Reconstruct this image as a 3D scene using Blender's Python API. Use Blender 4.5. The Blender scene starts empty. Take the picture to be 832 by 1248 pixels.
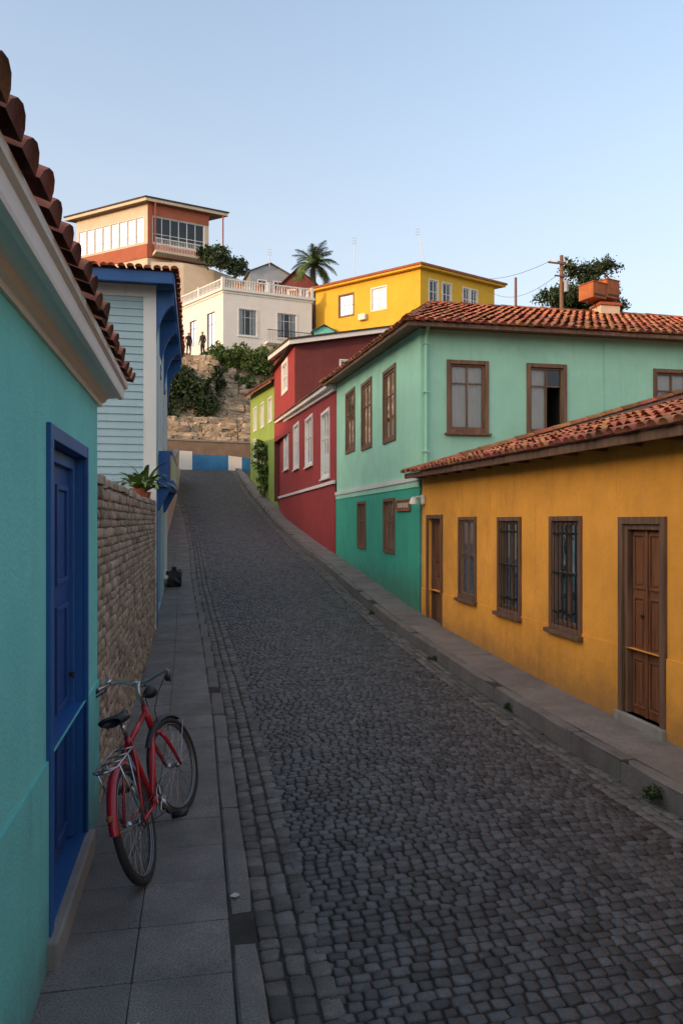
import bpy, math, random
import numpy as np
from mathutils import Vector, Matrix
random.seed(7); rng=np.random.default_rng(7)
scene=bpy.context.scene
TH=math.radians(11.07)
S=Matrix.Rotation(TH,4,'Z')           # street frame -> world
I4=Matrix.Identity(4)
CS,SN=math.cos(TH),math.sin(TH)
def s2w(x,y): return (x*CS-y*SN, x*SN+y*CS)
def w2s(X,Y): return (X*CS+Y*SN, -X*SN+Y*CS)

# ---------------------------------------------------------------- materials
def mat(name,col,rough=.85,var=.12,vs=1.2,bump=.25,bs=70,streak=0.0,island=0.0,metal=0.0,dirt=(.06,.05,.04),spec=.4,grain=False,speck=0.0,hue=0.0,bdist=.01,patch=0.0,base=None,basecol=(.12,.11,.10)):
    m=bpy.data.materials.new(name); m.use_nodes=True; nt=m.node_tree; N=nt.nodes; L=nt.links
    b=N['Principled BSDF']; b.inputs['Roughness'].default_value=rough; b.inputs['Metallic'].default_value=metal
    b.inputs['Specular IOR Level'].default_value=spec
    tc=N.new('ShaderNodeTexCoord'); mp=N.new('ShaderNodeMapping'); L.new(tc.outputs['Object'],mp.inputs['Vector'])
    if grain: mp.inputs['Scale'].default_value=(18,18,1.2)
    n1=N.new('ShaderNodeTexNoise'); n1.inputs['Scale'].default_value=vs; n1.inputs['Detail'].default_value=8; n1.inputs['Roughness'].default_value=.65
    L.new(mp.outputs['Vector'],n1.inputs['Vector'])
    r=N.new('ShaderNodeValToRGB'); r.color_ramp.elements[0].position=.3; r.color_ramp.elements[1].position=.7
    c=np.array(col)
    lo=np.clip(c*(1-var),0,1); hi=np.clip(c*(1+var)+.02*var,0,1)
    r.color_ramp.elements[0].color=(*lo,1); r.color_ramp.elements[1].color=(*hi,1)
    L.new(n1.outputs['Fac'],r.inputs['Fac']); cur=r.outputs['Color']
    def mixin(fac,colr,cur):
        mx=N.new('ShaderNodeMixRGB'); L.new(fac,mx.inputs['Fac']); L.new(cur,mx.inputs[1]); mx.inputs[2].default_value=(*np.clip(colr,0,1),1); return mx.outputs[0]
    def noise_fac(vec,scale,det,rg,p0,p1,amt):
        n=N.new('ShaderNodeTexNoise'); n.inputs['Scale'].default_value=scale; n.inputs['Detail'].default_value=det; n.inputs['Roughness'].default_value=rg; L.new(vec,n.inputs['Vector'])
        q=N.new('ShaderNodeMapRange'); q.interpolation_type='SMOOTHSTEP'; q.inputs[1].default_value=p0; q.inputs[2].default_value=p1; q.inputs[3].default_value=0; q.inputs[4].default_value=amt; L.new(n.outputs['Fac'],q.inputs[0]); return q.outputs[0]
    if patch>0:
        cur=mixin(noise_fac(tc.outputs['Object'],.7,10,.75,.50,.68,patch),c*.55+.02,cur)
        cur=mixin(noise_fac(tc.outputs['Object'],2.3,12,.8,.54,.62,patch*.45),c*.8+.10,cur)
    if streak>0:
        m2=N.new('ShaderNodeMapping'); m2.inputs['Scale'].default_value=(5,5,.45); L.new(tc.outputs['Object'],m2.inputs['Vector'])
        cur=mixin(noise_fac(m2.outputs['Vector'],1.6,7,.7,.5,.78,streak),dirt,cur)
    if base:
        sx=N.new('ShaderNodeSeparateXYZ'); L.new(tc.outputs['Object'],sx.inputs[0])
        n=N.new('ShaderNodeTexNoise'); n.inputs['Scale'].default_value=3.5; n.inputs['Detail'].default_value=8; n.inputs['Roughness'].default_value=.7; L.new(tc.outputs['Object'],n.inputs['Vector'])
        ad=N.new('ShaderNodeMath'); ad.operation='MULTIPLY_ADD'; ad.inputs[1].default_value=-(base[1]-base[0])*1.6; L.new(n.outputs['Fac'],ad.inputs[0]); L.new(sx.outputs['Z'],ad.inputs[2])
        q=N.new('ShaderNodeMapRange'); q.interpolation_type='SMOOTHSTEP'; q.inputs[1].default_value=base[0]-(base[1]-base[0])*.8; q.inputs[2].default_value=base[1]-(base[1]-base[0])*.5; q.inputs[3].default_value=.65; q.inputs[4].default_value=0; L.new(ad.outputs[0],q.inputs[0])
        cur=mixin(q.outputs[0],basecol,cur)
    if speck>0:
        n5=N.new('ShaderNodeTexNoise'); n5.inputs['Scale'].default_value=120; n5.inputs['Detail'].default_value=3
        L.new(tc.outputs['Object'],n5.inputs['Vector'])
        mr=N.new('ShaderNodeMapRange'); mr.inputs[1].default_value=.35; mr.inputs[2].default_value=.65; mr.inputs[3].default_value=1-speck; mr.inputs[4].default_value=1+speck
        L.new(n5.outputs['Fac'],mr.inputs[0])
        hs=N.new('ShaderNodeHueSaturation'); L.new(mr.outputs[0],hs.inputs['Value']); L.new(cur,hs.inputs['Color']); cur=hs.outputs[0]
    if island>0:
        g=N.new('ShaderNodeNewGeometry'); mr=N.new('ShaderNodeMapRange'); mr.inputs[3].default_value=1-island; mr.inputs[4].default_value=1+island
        L.new(g.outputs['Random Per Island'],mr.inputs[0])
        hs=N.new('ShaderNodeHueSaturation'); L.new(mr.outputs[0],hs.inputs['Value']); L.new(cur,hs.inputs['Color'])
        if hue>0:
            wn=N.new('ShaderNodeTexWhiteNoise'); wn.noise_dimensions='1D'; L.new(g.outputs['Random Per Island'],wn.inputs['W'])
            m3=N.new('ShaderNodeMapRange'); m3.inputs[3].default_value=.5-hue; m3.inputs[4].default_value=.5+hue
            L.new(wn.outputs['Value'],m3.inputs[0]); L.new(m3.outputs[0],hs.inputs['Hue'])
        cur=hs.outputs[0]
    L.new(cur,b.inputs['Base Color'])
    if bump>0:
        n3=N.new('ShaderNodeTexNoise'); n3.inputs['Scale'].default_value=bs; n3.inputs['Detail'].default_value=5; n3.inputs['Roughness'].default_value=.6
        L.new(mp.outputs['Vector'] if grain else tc.outputs['Object'],n3.inputs['Vector'])
        bp=N.new('ShaderNodeBump'); bp.inputs['Strength'].default_value=bump; bp.inputs['Distance'].default_value=bdist
        L.new(n3.outputs['Fac'],bp.inputs['Height']); L.new(bp.outputs['Normal'],b.inputs['Normal'])
    return m
def glassmat(name,tint=(.88,.9,.9)):
    m=bpy.data.materials.new(name); m.use_nodes=True; nt=m.node_tree; N=nt.nodes; L=nt.links
    N.remove(N['Principled BSDF']); o=N['Material Output']
    t=N.new('ShaderNodeBsdfTransparent'); t.inputs[0].default_value=(*tint,1)
    g=N.new('ShaderNodeBsdfGlossy'); g.inputs['Roughness'].default_value=.03; g.inputs[0].default_value=(.9,.95,1,1)
    f=N.new('ShaderNodeFresnel'); f.inputs[0].default_value=1.65
    n=N.new('ShaderNodeTexNoise'); n.inputs['Scale'].default_value=2.5; bp=N.new('ShaderNodeBump'); bp.inputs['Strength'].default_value=.12; bp.inputs['Distance'].default_value=.03
    tc=N.new('ShaderNodeTexCoord'); L.new(tc.outputs['Object'],n.inputs['Vector']); L.new(n.outputs['Fac'],bp.inputs['Height']); L.new(bp.outputs['Normal'],g.inputs['Normal'])
    mx=N.new('ShaderNodeMixShader'); L.new(f.outputs[0],mx.inputs[0]); L.new(t.outputs[0],mx.inputs[1]); L.new(g.outputs[0],mx.inputs[2]); L.new(mx.outputs[0],o.inputs[0])
    return m

M_turq=mat('turquoise_stucco',(.17,.58,.535),streak=.18,bump=.7,bs=45,var=.09,patch=.2,dirt=(.07,.2,.19))
M_turq2=mat('turquoise_plinth',(.15,.53,.49),streak=.35,bump=.7,bs=45,var=.12,patch=.3,dirt=(.06,.17,.16),base=(0,.35),basecol=(.10,.15,.14))
M_mint=mat('mint_stucco',(.36,.68,.50),streak=.24,bump=.45,bs=30,var=.09,patch=.2,dirt=(.18,.32,.22))
M_mint2=mat('green_stucco',(.045,.39,.265),streak=.3,bump=.4,bs=30,var=.12,patch=.3,dirt=(.03,.17,.12),base=(.4,1.1),basecol=(.07,.14,.10))
M_ochre=mat('ochre_stucco',(.76,.33,.042),streak=.36,bump=.8,bs=20,var=.16,dirt=(.36,.14,.02),patch=.38,base=(.05,.5),basecol=(.22,.12,.05))
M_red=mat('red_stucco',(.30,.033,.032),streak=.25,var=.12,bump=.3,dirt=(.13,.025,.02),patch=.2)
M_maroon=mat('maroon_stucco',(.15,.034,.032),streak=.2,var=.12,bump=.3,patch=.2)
M_lime=mat('lime_stucco',(.24,.35,.07),streak=.25,var=.1,patch=.2)
M_lblue=mat('light_blue_paint',(.37,.51,.55),rough=.6,streak=.18,var=.06,bump=.15,bs=20,dirt=(.2,.25,.27))
M_blue=mat('blue_paint',(.015,.095,.29),rough=.45,var=.14,bump=.15,bs=25,streak=.2,patch=.15)
M_bluedoor=mat('blue_door_paint',(.012,.06,.23),rough=.4,var=.18,bump=.15,bs=20,streak=.2,patch=.15)
M_bluem=mat('mural_blue',(.03,.16,.36),var=.2)
M_white=mat('white_paint',(.72,.70,.66),rough=.6,var=.05,bump=.15,streak=.25,dirt=(.35,.31,.26))
M_cream=mat('cream_stucco',(.64,.52,.38),streak=.2,var=.08,dirt=(.3,.22,.15))
M_whites=mat('white_stucco',(.76,.73,.68),streak=.14,var=.05,dirt=(.35,.3,.25))
M_terra=mat('terracotta_paint',(.38,.11,.06),var=.12)
M_yel=mat('yellow_stucco',(.72,.41,.035),streak=.15,var=.08,dirt=(.4,.2,.03),patch=.12)
M_wood=mat('brown_wood',(.18,.088,.045),rough=.6,grain=True,vs=1,bump=.4,bs=3,var=.5)
M_wood2=mat('weathered_wood',(.13,.068,.04),rough=.75,grain=True,vs=1,bump=.5,bs=3,var=.5)
M_woodd=mat('door_wood',(.16,.058,.022),rough=.5,grain=True,vs=1,bump=.35,bs=3,var=.5)
M_tile=mat('clay_tile',(.45,.15,.062),rough=.88,island=.36,hue=.022,var=.28,vs=9,bump=.5,bs=60,patch=.38)
M_tiled=mat('old_clay_tile',(.21,.08,.05),rough=.9,island=.4,hue=.02,var=.3,vs=9,bump=.5,bs=60,patch=.4)
M_tbase=mat('tile_bed',(.15,.05,.03),var=.3)
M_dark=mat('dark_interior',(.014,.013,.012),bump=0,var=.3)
M_curt=mat('curtain_cloth',(.75,.72,.67),var=.08,bump=.2,bs=90)
M_iron=mat('iron',(.02,.02,.022),rough=.5,metal=.3,bump=.1)
M_sett=mat('basalt_sett',(.050,.052,.058),rough=.5,island=.55,hue=.015,var=.3,vs=14,bump=.6,bs=90,speck=.25,spec=.5,bdist=.006,patch=.3)
M_sett2=mat('granite_sett',(.095,.091,.087),rough=.65,island=.38,hue=.02,var=.3,vs=10,bump=.5,bs=90,speck=.25,bdist=.006,patch=.35)
M_joint=mat('joint_dirt',(.03,.028,.025),rough=.95,var=.4,vs=6,bump=.6,bs=80)
M_slab=mat('pavement_slab',(.165,.15,.14),rough=.8,island=.08,var=.3,vs=2.2,bump=.7,bs=110,speck=.35,bdist=.006,patch=.55)
M_kerb=mat('kerb_stone',(.14,.13,.122),rough=.8,island=.10,var=.25,vs=3,bump=.6,bs=60,speck=.3,patch=.35)
M_wstone=mat('wall_stone',(.33,.245,.175),rough=.92,island=.32,hue=.015,var=.3,vs=9,bump=.8,bs=50,speck=.15,patch=.3)
M_mortar=mat('wall_mortar',(.20,.165,.13),rough=.95,var=.3,bump=.8,bs=40)
M_rock=mat('hill_rock',(.40,.31,.22),rough=.95,island=.28,var=.3,vs=2,bump=.9,bs=9,bdist=.05)
M_conc=mat('concrete',(.25,.235,.21),rough=.9,var=.25,vs=1.4,streak=.35,bump=.5,bs=40)
M_concb=mat('brown_render',(.22,.155,.11),rough=.9,var=.2,streak=.4,bump=.5,bs=20)
M_earth=mat('earth',(.11,.10,.055),rough=1,var=.4,vs=.4,bump=.8,bs=4,bdist=.1)
M_leaf=mat('leaf_green',(.09,.14,.033),rough=.6,island=.5,hue=.03,var=.2,bump=0,spec=.3)
M_leafd=mat('leaf_dark',(.038,.062,.022),rough=.65,island=.5,hue=.03,var=.2,bump=0,spec=.3)
M_leafl=mat('leaf_light',(.12,.19,.04),rough=.5,island=.4,hue=.02,var=.2,bump=0,spec=.4)
M_bark=mat('bark',(.09,.065,.045),rough=.95,grain=True,vs=1,bs=2,bump=.8,var=.4)
M_galv=mat('corrugated_metal',(.35,.36,.37),rough=.5,metal=.4,var=.15,streak=.3)
M_rust=mat('rusty_metal',(.36,.11,.035),rough=.8,var=.3,vs=3,streak=.5,dirt=(.1,.03,.01),patch=.4)
M_redp=mat('bike_red_paint',(.40,.008,.018),rough=.28,var=.05,bump=0,spec=.6)
M_rub=mat('rubber',(.018,.018,.018),rough=.7,var=.2,vs=20,bump=.2,bs=200)
M_chr=mat('chrome',(.5,.5,.52),rough=.3,metal=1,var=.1,bump=0)
M_steel=mat('dull_steel',(.2,.2,.21),rough=.4,metal=.9,var=.1,bump=0)
M_blk=mat('black_plastic',(.014,.014,.015),rough=.45,var=.1,bump=.1)
M_skin=mat('skin',(.45,.26,.18),rough=.6,var=.05,bump=0)
M_hair=mat('hair',(.02,.014,.01),rough=.6,bump=0)
M_jack=mat('dark_jacket',(.022,.022,.028),rough=.9,bump=.2)
M_jack2=mat('maroon_jacket',(.04,.02,.02),rough=.9,bump=.2)
M_jean=mat('dark_trousers',(.02,.022,.032),rough=.9,bump=.2)
M_asht=mat('roof_edge_red',(.32,.09,.04),var=.2)
M_dkroof=mat('dark_roof_edge',(.06,.045,.035),var=.2)
M_orng=mat('orange_fabric',(.5,.16,.03),var=.1)
M_paper=mat('paper',(.5,.5,.48),var=.15,vs=20)
M_ylt=mat('yellow_trim',(.6,.42,.08),var=.1)
GL=glassmat('window_glass')

# ---------------------------------------------------------------- mesh builder
def root(name):
    e=bpy.data.objects.new(name,None); scene.collection.objects.link(e); e.empty_display_size=.2; return e
def frame(O,U,N,street=True):
    U=Vector(U).normalized(); N=Vector(N).normalized()
    m=Matrix(((U.x,N.x,0,O[0]),(U.y,N.y,0,O[1]),(U.z,N.z,1,O[2]),(0,0,0,1)))
    return S@m if street else m
class MB:
    def __init__(s): s.v=[]; s.f=[]; s.mi=[]; s.mats=[]
    def m(s,mt):
        if mt not in s.mats: s.mats.append(mt)
        return s.mats.index(mt)
    def add(s,F,vs,fs,mt):
        o=len(s.v); s.v+= [tuple(F@Vector(p)) for p in vs]; k=s.m(mt)
        for f in fs: s.f.append([i+o for i in f]); s.mi.append(k)
    def box(s,F,a0,a1,b0,b1,c0,c1,mt):
        s.add(F,[(a0,b0,c0),(a1,b0,c0),(a1,b1,c0),(a0,b1,c0),(a0,b0,c1),(a1,b0,c1),(a1,b1,c1),(a0,b1,c1)],
              [(3,2,1,0),(4,5,6,7),(0,1,5,4),(1,2,6,5),(2,3,7,6),(3,0,4,7)],mt)
    def quad(s,F,p,mt): s.add(F,p,[tuple(range(len(p)))],mt)
    def tube(s,F,pts,r,mt,n=8,cap=True,closed=False):
        pts=[Vector(p) for p in pts]; k=len(pts)
        rs=r if isinstance(r,(list,tuple)) else [r]*k
        vs=[];prev=None
        for i,p in enumerate(pts):
            if closed: t=(pts[(i+1)%k]-pts[i-1]).normalized()
            else:
                t=(pts[min(i+1,k-1)]-pts[max(i-1,0)]).normalized()
            if prev is None:
                a=Vector((0,0,1)) if abs(t.z)<.9 else Vector((1,0,0))
                x=t.cross(a).normalized()
            else: x=(prev-t*prev.dot(t)).normalized()
            prev=x; y=t.cross(x)
            for j in range(n):
                an=2*math.pi*j/n; vs.append(p+(x*math.cos(an)+y*math.sin(an))*rs[i])
        fs=[]
        for i in range(k if closed else k-1):
            i2=(i+1)%k
            for j in range(n): fs.append((i*n+j,i*n+(j+1)%n,i2*n+(j+1)%n,i2*n+j))
        if cap and not closed: fs.append(tuple(range(n))[::-1]); fs.append(tuple((k-1)*n+j for j in range(n)))
        s.add(F,vs,fs,mt)
    def prof(s,F,pts,y0,y1,mt):
        n=len(pts); vs=[(p[0],y0,p[1]) for p in pts]+[(p[0],y1,p[1]) for p in pts]
        fs=[(i,(i+1)%n,n+(i+1)%n,n+i) for i in range(n)]+[tuple(range(n))[::-1],tuple(range(n,2*n))]
        s.add(F,vs,fs,mt)
    def obj(s,name,parent,bevel=0,smooth=False):
        me=bpy.data.meshes.new(name); me.from_pydata(s.v,[],s.f)
        for m_ in s.mats: me.materials.append(m_)
        me.polygons.foreach_set('material_index',s.mi)
        if smooth: me.polygons.foreach_set('use_smooth',[True]*len(s.f))
        me.update()
        o=bpy.data.objects.new(name,me); scene.collection.objects.link(o); o.parent=parent
        if bevel:
            b=o.modifiers.new('bevel','BEVEL'); b.width=bevel; b.segments=2; b.limit_method='ANGLE'; b.angle_limit=math.radians(50)
        return o
def npmesh(name,V,loops,starts,mt,parent,smooth=True):
    me=bpy.data.meshes.new(name); me.vertices.add(len(V)); me.vertices.foreach_set('co',V.astype(np.float32).ravel())
    me.loops.add(len(loops)); me.loops.foreach_set('vertex_index',loops.astype(np.int32))
    me.polygons.add(len(starts)); me.polygons.foreach_set('loop_start',starts.astype(np.int32))
    me.polygons.foreach_set('use_smooth',np.full(len(starts),smooth))
    me.materials.append(mt); me.update(calc_edges=True); me.validate()
    o=bpy.data.objects.new(name,me); scene.collection.objects.link(o); o.parent=parent; return o
def stones(name,ca,cb,ha,hb,top,mapper,mt,parent=None,r=.012,depth=.04,jit=.08,cut=.25,tilt=.0,smooth=True):
    ca,cb,ha,hb,top=[np.asarray(q,float) for q in (ca,cb,ha,hb,top)]; n=len(ca)
    sx=np.array([1,1,-1,-1,-1,-1,1,1.]); sy=np.array([1,1,1,1,-1,-1,-1,-1.])
    cx=np.array([0,1,1,0,0,1,1,0.]); cy=1-cx
    mn=np.minimum(ha,hb)[:,None]; c=cut*mn
    ox=sx*(ha[:,None]-cx*c)+rng.normal(0,1,(n,8))*jit*mn; oy=sy*(hb[:,None]-cy*c)+rng.normal(0,1,(n,8))*jit*mn
    ta=rng.normal(0,tilt,(n,1)); tb=rng.normal(0,tilt,(n,1))
    V=np.zeros((n,3,8,3))
    for k,(ins,h) in enumerate(((0,-depth),(0,-r*.8),(r,0))):
        fx=1-ins/ha[:,None]; fy=1-ins/hb[:,None]
        a=ca[:,None]+ox*fx; b=cb[:,None]+oy*fy; hh=top[:,None]+h+ (ta*ox+tb*oy if k else 0)
        V[:,k,:,0],V[:,k,:,1],V[:,k,:,2]=mapper(a,b,hh)
    f=[]
    for k in range(2):
        for j in range(8): f+=[k*8+j,k*8+(j+1)%8,(k+1)*8+(j+1)%8,(k+1)*8+j]
    f+=[16+j for j in range(8)]
    f=np.array(f); st=np.array([4*i for i in range(16)]+[64])
    loops=(f[None,:]+24*np.arange(n)[:,None]).ravel(); starts=(st[None,:]+72*np.arange(n)[:,None]).ravel()
    return npmesh(name,V.reshape(-1,3),loops,starts,mt,parent,smooth)
def foliage(name,parent,blobs,leaf,mt,clump=26,cr=.28):
    P=[]
    for c,r,n in blobs:
        k=max(3,n//clump)
        d=rng.normal(0,1,(k,3)); d/=np.linalg.norm(d,axis=1)[:,None]; d*= (rng.random((k,1))**.45)
        cc=np.array(c)+d*np.array(r)
        idx=rng.integers(0,k,n); sz=(cr*min(r))*(.6+.8*rng.random(k))
        P.append(cc[idx]+rng.normal(0,1,(n,3))*sz[idx][:,None]*.55)
    P=np.concatenate(P); n=len(P)
    a=rng.normal(0,1,(n,3)); a/=np.linalg.norm(a,axis=1)[:,None]
    b=np.cross(a,rng.normal(0,1,(n,3))); b/=np.linalg.norm(b,axis=1)[:,None]
    s=leaf*(.6+.8*rng.random((n,1)))
    V=np.stack([P-a*s,P-b*s*.45,P+a*s,P+b*s*.45],1).reshape(-1,3)
    return npmesh(name,V,np.arange(4*n),np.arange(n)*4,mt,parent,False)

# ---------------------------------------------------------------- terrain profile
_ty=np.array([-30,0,8,13,15,20,25,34.6,42,48,51.5]); _tz=np.array([-.5,0,0,.2,.38,.82,1.22,2.1,3.5,4.95,5.75])
_yy=np.linspace(-30,60,1801); _zz=np.interp(_yy,_ty,_tz); _k=np.ones(61)/61; _zs=np.convolve(np.pad(_zz,30,'edge'),_k,'valid')
def gz(y): return np.interp(y,_yy,_zs)
def xL(y): return np.interp(y,[-20,8,12,18,25,35,48,52],[.28,.29,.2,0,-.12,-.45,-1.45,-1.8])
def xR(y): return np.interp(y,[-20,0,35,48,52],[3.35,3.37,3.42,2.65,2.5])
EL=math.radians(11.5); SD=Vector((-.85,-.5,0)).normalized()
def terr(xs,ys):
    X,Y=xs*CS-ys*SN, xs*SN+ys*CS
    z=gz(np.minimum(ys,50.5))-.25
    up=np.clip((ys-50.85)/(59.5-50.85),0,1)
    z=np.where(ys>50.8, 7.2+up*7.8, z)
    far=np.clip((ys-140)/200,0,1); z=z-far*20
    q=X*SD.x+Y*SD.y
    shade_ridge=np.clip((q-62)/28,0,1); shade_ridge=shade_ridge*shade_ridge*(3-2*shade_ridge)*28  # unseen rise towards the sun, added to keep the street in shade
    return z+shade_ridge
def build_ground():
    gx=np.concatenate([np.linspace(-900,-160,12),np.linspace(-150,-14,35),np.linspace(-12,14,27),np.linspace(17,150,30),np.linspace(170,900,12)])
    gy=np.concatenate([np.linspace(-900,-160,12),np.linspace(-150,-5,36),np.linspace(-3,50.7,55),[50.79,50.86],np.linspace(51.2,62,24),np.linspace(64,150,30),np.linspace(180,900,12)])
    A,B=np.meshgrid(gx,gy); Z=terr(A,B)
    bumpy=(B>51)|(np.abs(A)>14)
    Z=Z+np.where(bumpy,np.sin(A*.9+B*.4)*.12+np.sin(B*1.3-A*.5)*.1,0)
    X,Y=A*CS-B*SN,A*SN+B*CS
    V=np.stack([X,Y,Z],-1).reshape(-1,3); w=len(gx); h=len(gy)
    i=np.arange(w*h).reshape(h,w)
    q=np.stack([i[:-1,:-1],i[:-1,1:],i[1:,1:],i[1:,:-1]],-1).reshape(-1)
    npmesh('ground',V,q,np.arange((w-1)*(h-1))*4,M_earth,None,True)
build_ground()

# ---------------------------------------------------------------- road, pavements
def strip(name,f0,f1,zf,mt,parent,y0=-14,y1=50.55,n=160,nx=2):
    ys=np.linspace(y0,y1,n); V=[]
    for y in ys:
        a,b=f0(y),f1(y)
        for t in np.linspace(0,1,nx): x=a+(b-a)*t; V.append((x*CS-y*SN,x*SN+y*CS,zf(x,y)))
    i=np.arange(n*nx).reshape(n,nx); q=np.stack([i[:-1,:-1],i[:-1,1:],i[1:,1:],i[1:,:-1]],-1).reshape(-1)
    return npmesh(name,np.array(V),q,np.arange((n-1)*(nx-1))*4,mt,parent,True)
def wav(x,y): return .010*np.sin(x*2.1+y*.7)+.008*np.sin(x*1.1-y*1.9)+.004*np.sin(x*5+y*4)
def roadz(x,y):
    c=(xL(y)+xR(y))/2; w=(xR(y)-xL(y))/2
    return gz(y)-.06+.05*(1-((x-c)/w)**2)-.02+wav(x,y)
road=root('cobblestone_road')
strip('road_bed',lambda y:xL(y)-.02,lambda y:xR(y)+.02,lambda x,y:roadz(x,y)-.014,M_joint,road,nx=36,n=420)
def rmap(a,b,h): return a*CS-b*SN, a*SN+b*CS, roadz(a,b)+h
ca=[];cb=[];ha=[];hb=[]
y=-1.0
while y<50.4:
    dy=random.uniform(.062,.073); slant=.05
    x0=xL(y)+.34; x1=xR(y)-.30; x=x0-random.uniform(0,.08)
    while x<x1:
        w=random.uniform(.068,.098)
        if x+w>x1+.03: break
        yy=y+dy/2+slant*(x-1.8)+.015*math.sin(x*2+y*.6)+random.gauss(0,.0016)
        ca.append(x+w/2);cb.append(yy);ha.append(w/2-.004);hb.append(dy/2-.004); x+=w
    y+=dy
n=len(ca); stones('road_setts',ca,cb,ha,hb,rng.normal(0,.0026,n),rmap,M_sett,road,r=.008,depth=.03,jit=.06,cut=.26,tilt=.06)
ca=[];cb=[];ha=[];hb=[]
for side in (0,1):
    for c in range(3):
        y=-1.5
        while y<50.3:
            l=random.uniform(.10,.17); w=.108 if side==0 else .096
            xc=(xL(y)+.008+w*(c+.5)) if side==0 else (xR(y)-.008-w*(c+.5))
            ca.append(xc+random.uniform(-.004,.004)+0*y);cb.append(y+l/2);ha.append(w/2-.005);hb.append(l/2-.005);y+=l
n=len(ca); stones('gutter_setts',ca,cb,ha,hb,rng.normal(-.001,.0025,n),rmap,M_sett2,road,r=.009,depth=.03,jit=.06,cut=.26,tilt=.03)

def pavement(name,fa,fb,zo,cols,ls,kerbside,mt):
    p=root(name)
    strip('bed',fa,fb,lambda x,y:gz(y)+zo-.008,M_joint,p,n=400)
    ca=[];cb=[];ha=[];hb=[]
    y=-6
    while y<50.3:
        l=random.uniform(*ls); a,b=fa(y+l/2),fb(y+l/2)
        if kerbside=='R': b2=b-.13; a2=a
        else: a2=a+.13; b2=b
        w=(b2-a2)/cols
        for c in range(cols):
            ca.append(a2+w*(c+.5));cb.append(y+l/2);ha.append(w/2-.0025);hb.append(l/2-.0025)
        y+=l
    n=len(ca)
    mp=lambda a,b,h:(a*CS-b*SN,a*SN+b*CS,gz(b)+zo+h)
    stones('slabs',ca,cb,ha,hb,rng.normal(0,.001,n),mp,mt,p,r=.003,depth=.03,jit=.004,cut=.03,tilt=.004,smooth=False)
    ca=[];cb=[];ha=[];hb=[];y=-6
    while y<50.3:
        l=random.uniform(.6,1.2)
        xc=(fb(y+l/2)-.062) if kerbside=='R' else (fa(y+l/2)+.062)
        ca.append(xc+random.uniform(-.004,.004));cb.append(y+l/2);ha.append(.061);hb.append(l/2-.003);y+=l
    n=len(ca)
    stones('kerb',ca,cb,ha,hb,rng.normal(.002,.002,n),mp,M_kerb,p,r=.012,depth=.3,jit=.03,cut=.2,tilt=.02,smooth=False)
    return p
pavement('pavement',lambda y:-.72 if y<18.6 else -1.05,lambda y:xL(y),0,2,(.42,.47),'R',M_slab)
pavement('pavement',lambda y:xR(y),lambda y:4.12 if y<37 else 4.12-(y-37)*.09,.08,1,(.7,.95),'L',M_slab)
strip('verge',lambda y:-9,lambda y:-1.03,lambda x,y:gz(y)-.03,M_conc,None,y0=18.7)

# ---------------------------------------------------------------- facades & windows
def facade(mb,F,u0,u1,z0,za,zb,ops,mt,depth=.12,n=0.0,rev=None):
    rev=rev or mt
    us=sorted(set([u0,u1]+[o[0] for o in ops]+[o[1] for o in ops])); zs=sorted(set([z0]+[o[2] for o in ops]+[o[3] for o in ops]))
    top=lambda u: za+(zb-za)*(u-u0)/(u1-u0)
    for i in range(len(us)-1):
        for j in range(len(zs)):
            a,b=us[i],us[i+1]; c=zs[j]
            if j<len(zs)-1: d1=d2=zs[j+1]
            else: d1,d2=top(a),top(b)
            um=(a+b)/2; zm=c+.001 if j==len(zs)-1 else (c+d1)/2
            if any(o[0]<um<o[1] and o[2]<zm<o[3] for o in ops): continue
            mb.quad(F,[(a,n,c),(b,n,c),(b,n,d2),(a,n,d1)],mt)
    for o in ops:
        a,b,c,d=o[:4]; D=n-depth
        mb.quad(F,[(a,n,c),(a,D,c),(a,D,d),(a,n,d)],rev); mb.quad(F,[(b,n,c),(b,D,c),(b,D,d),(b,n,d)],rev)
        mb.quad(F,[(a,n,d),(b,n,d),(b,D,d),(a,D,d)],rev); mb.quad(F,[(a,n,c),(b,n,c),(b,D,c),(a,D,c)],rev)
def ring(mb,F,a,b,c,d,w,n0,n1,mt,sill=True):
    mb.box(F,a,a+w,n0,n1,c,d,mt); mb.box(F,b-w,b,n0,n1,c,d,mt); mb.box(F,a+w,b-w,n0,n1,d-w,d,mt)
    if sill: mb.box(F,a+w,b-w,n0,n1,c,c+w,mt)
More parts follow.
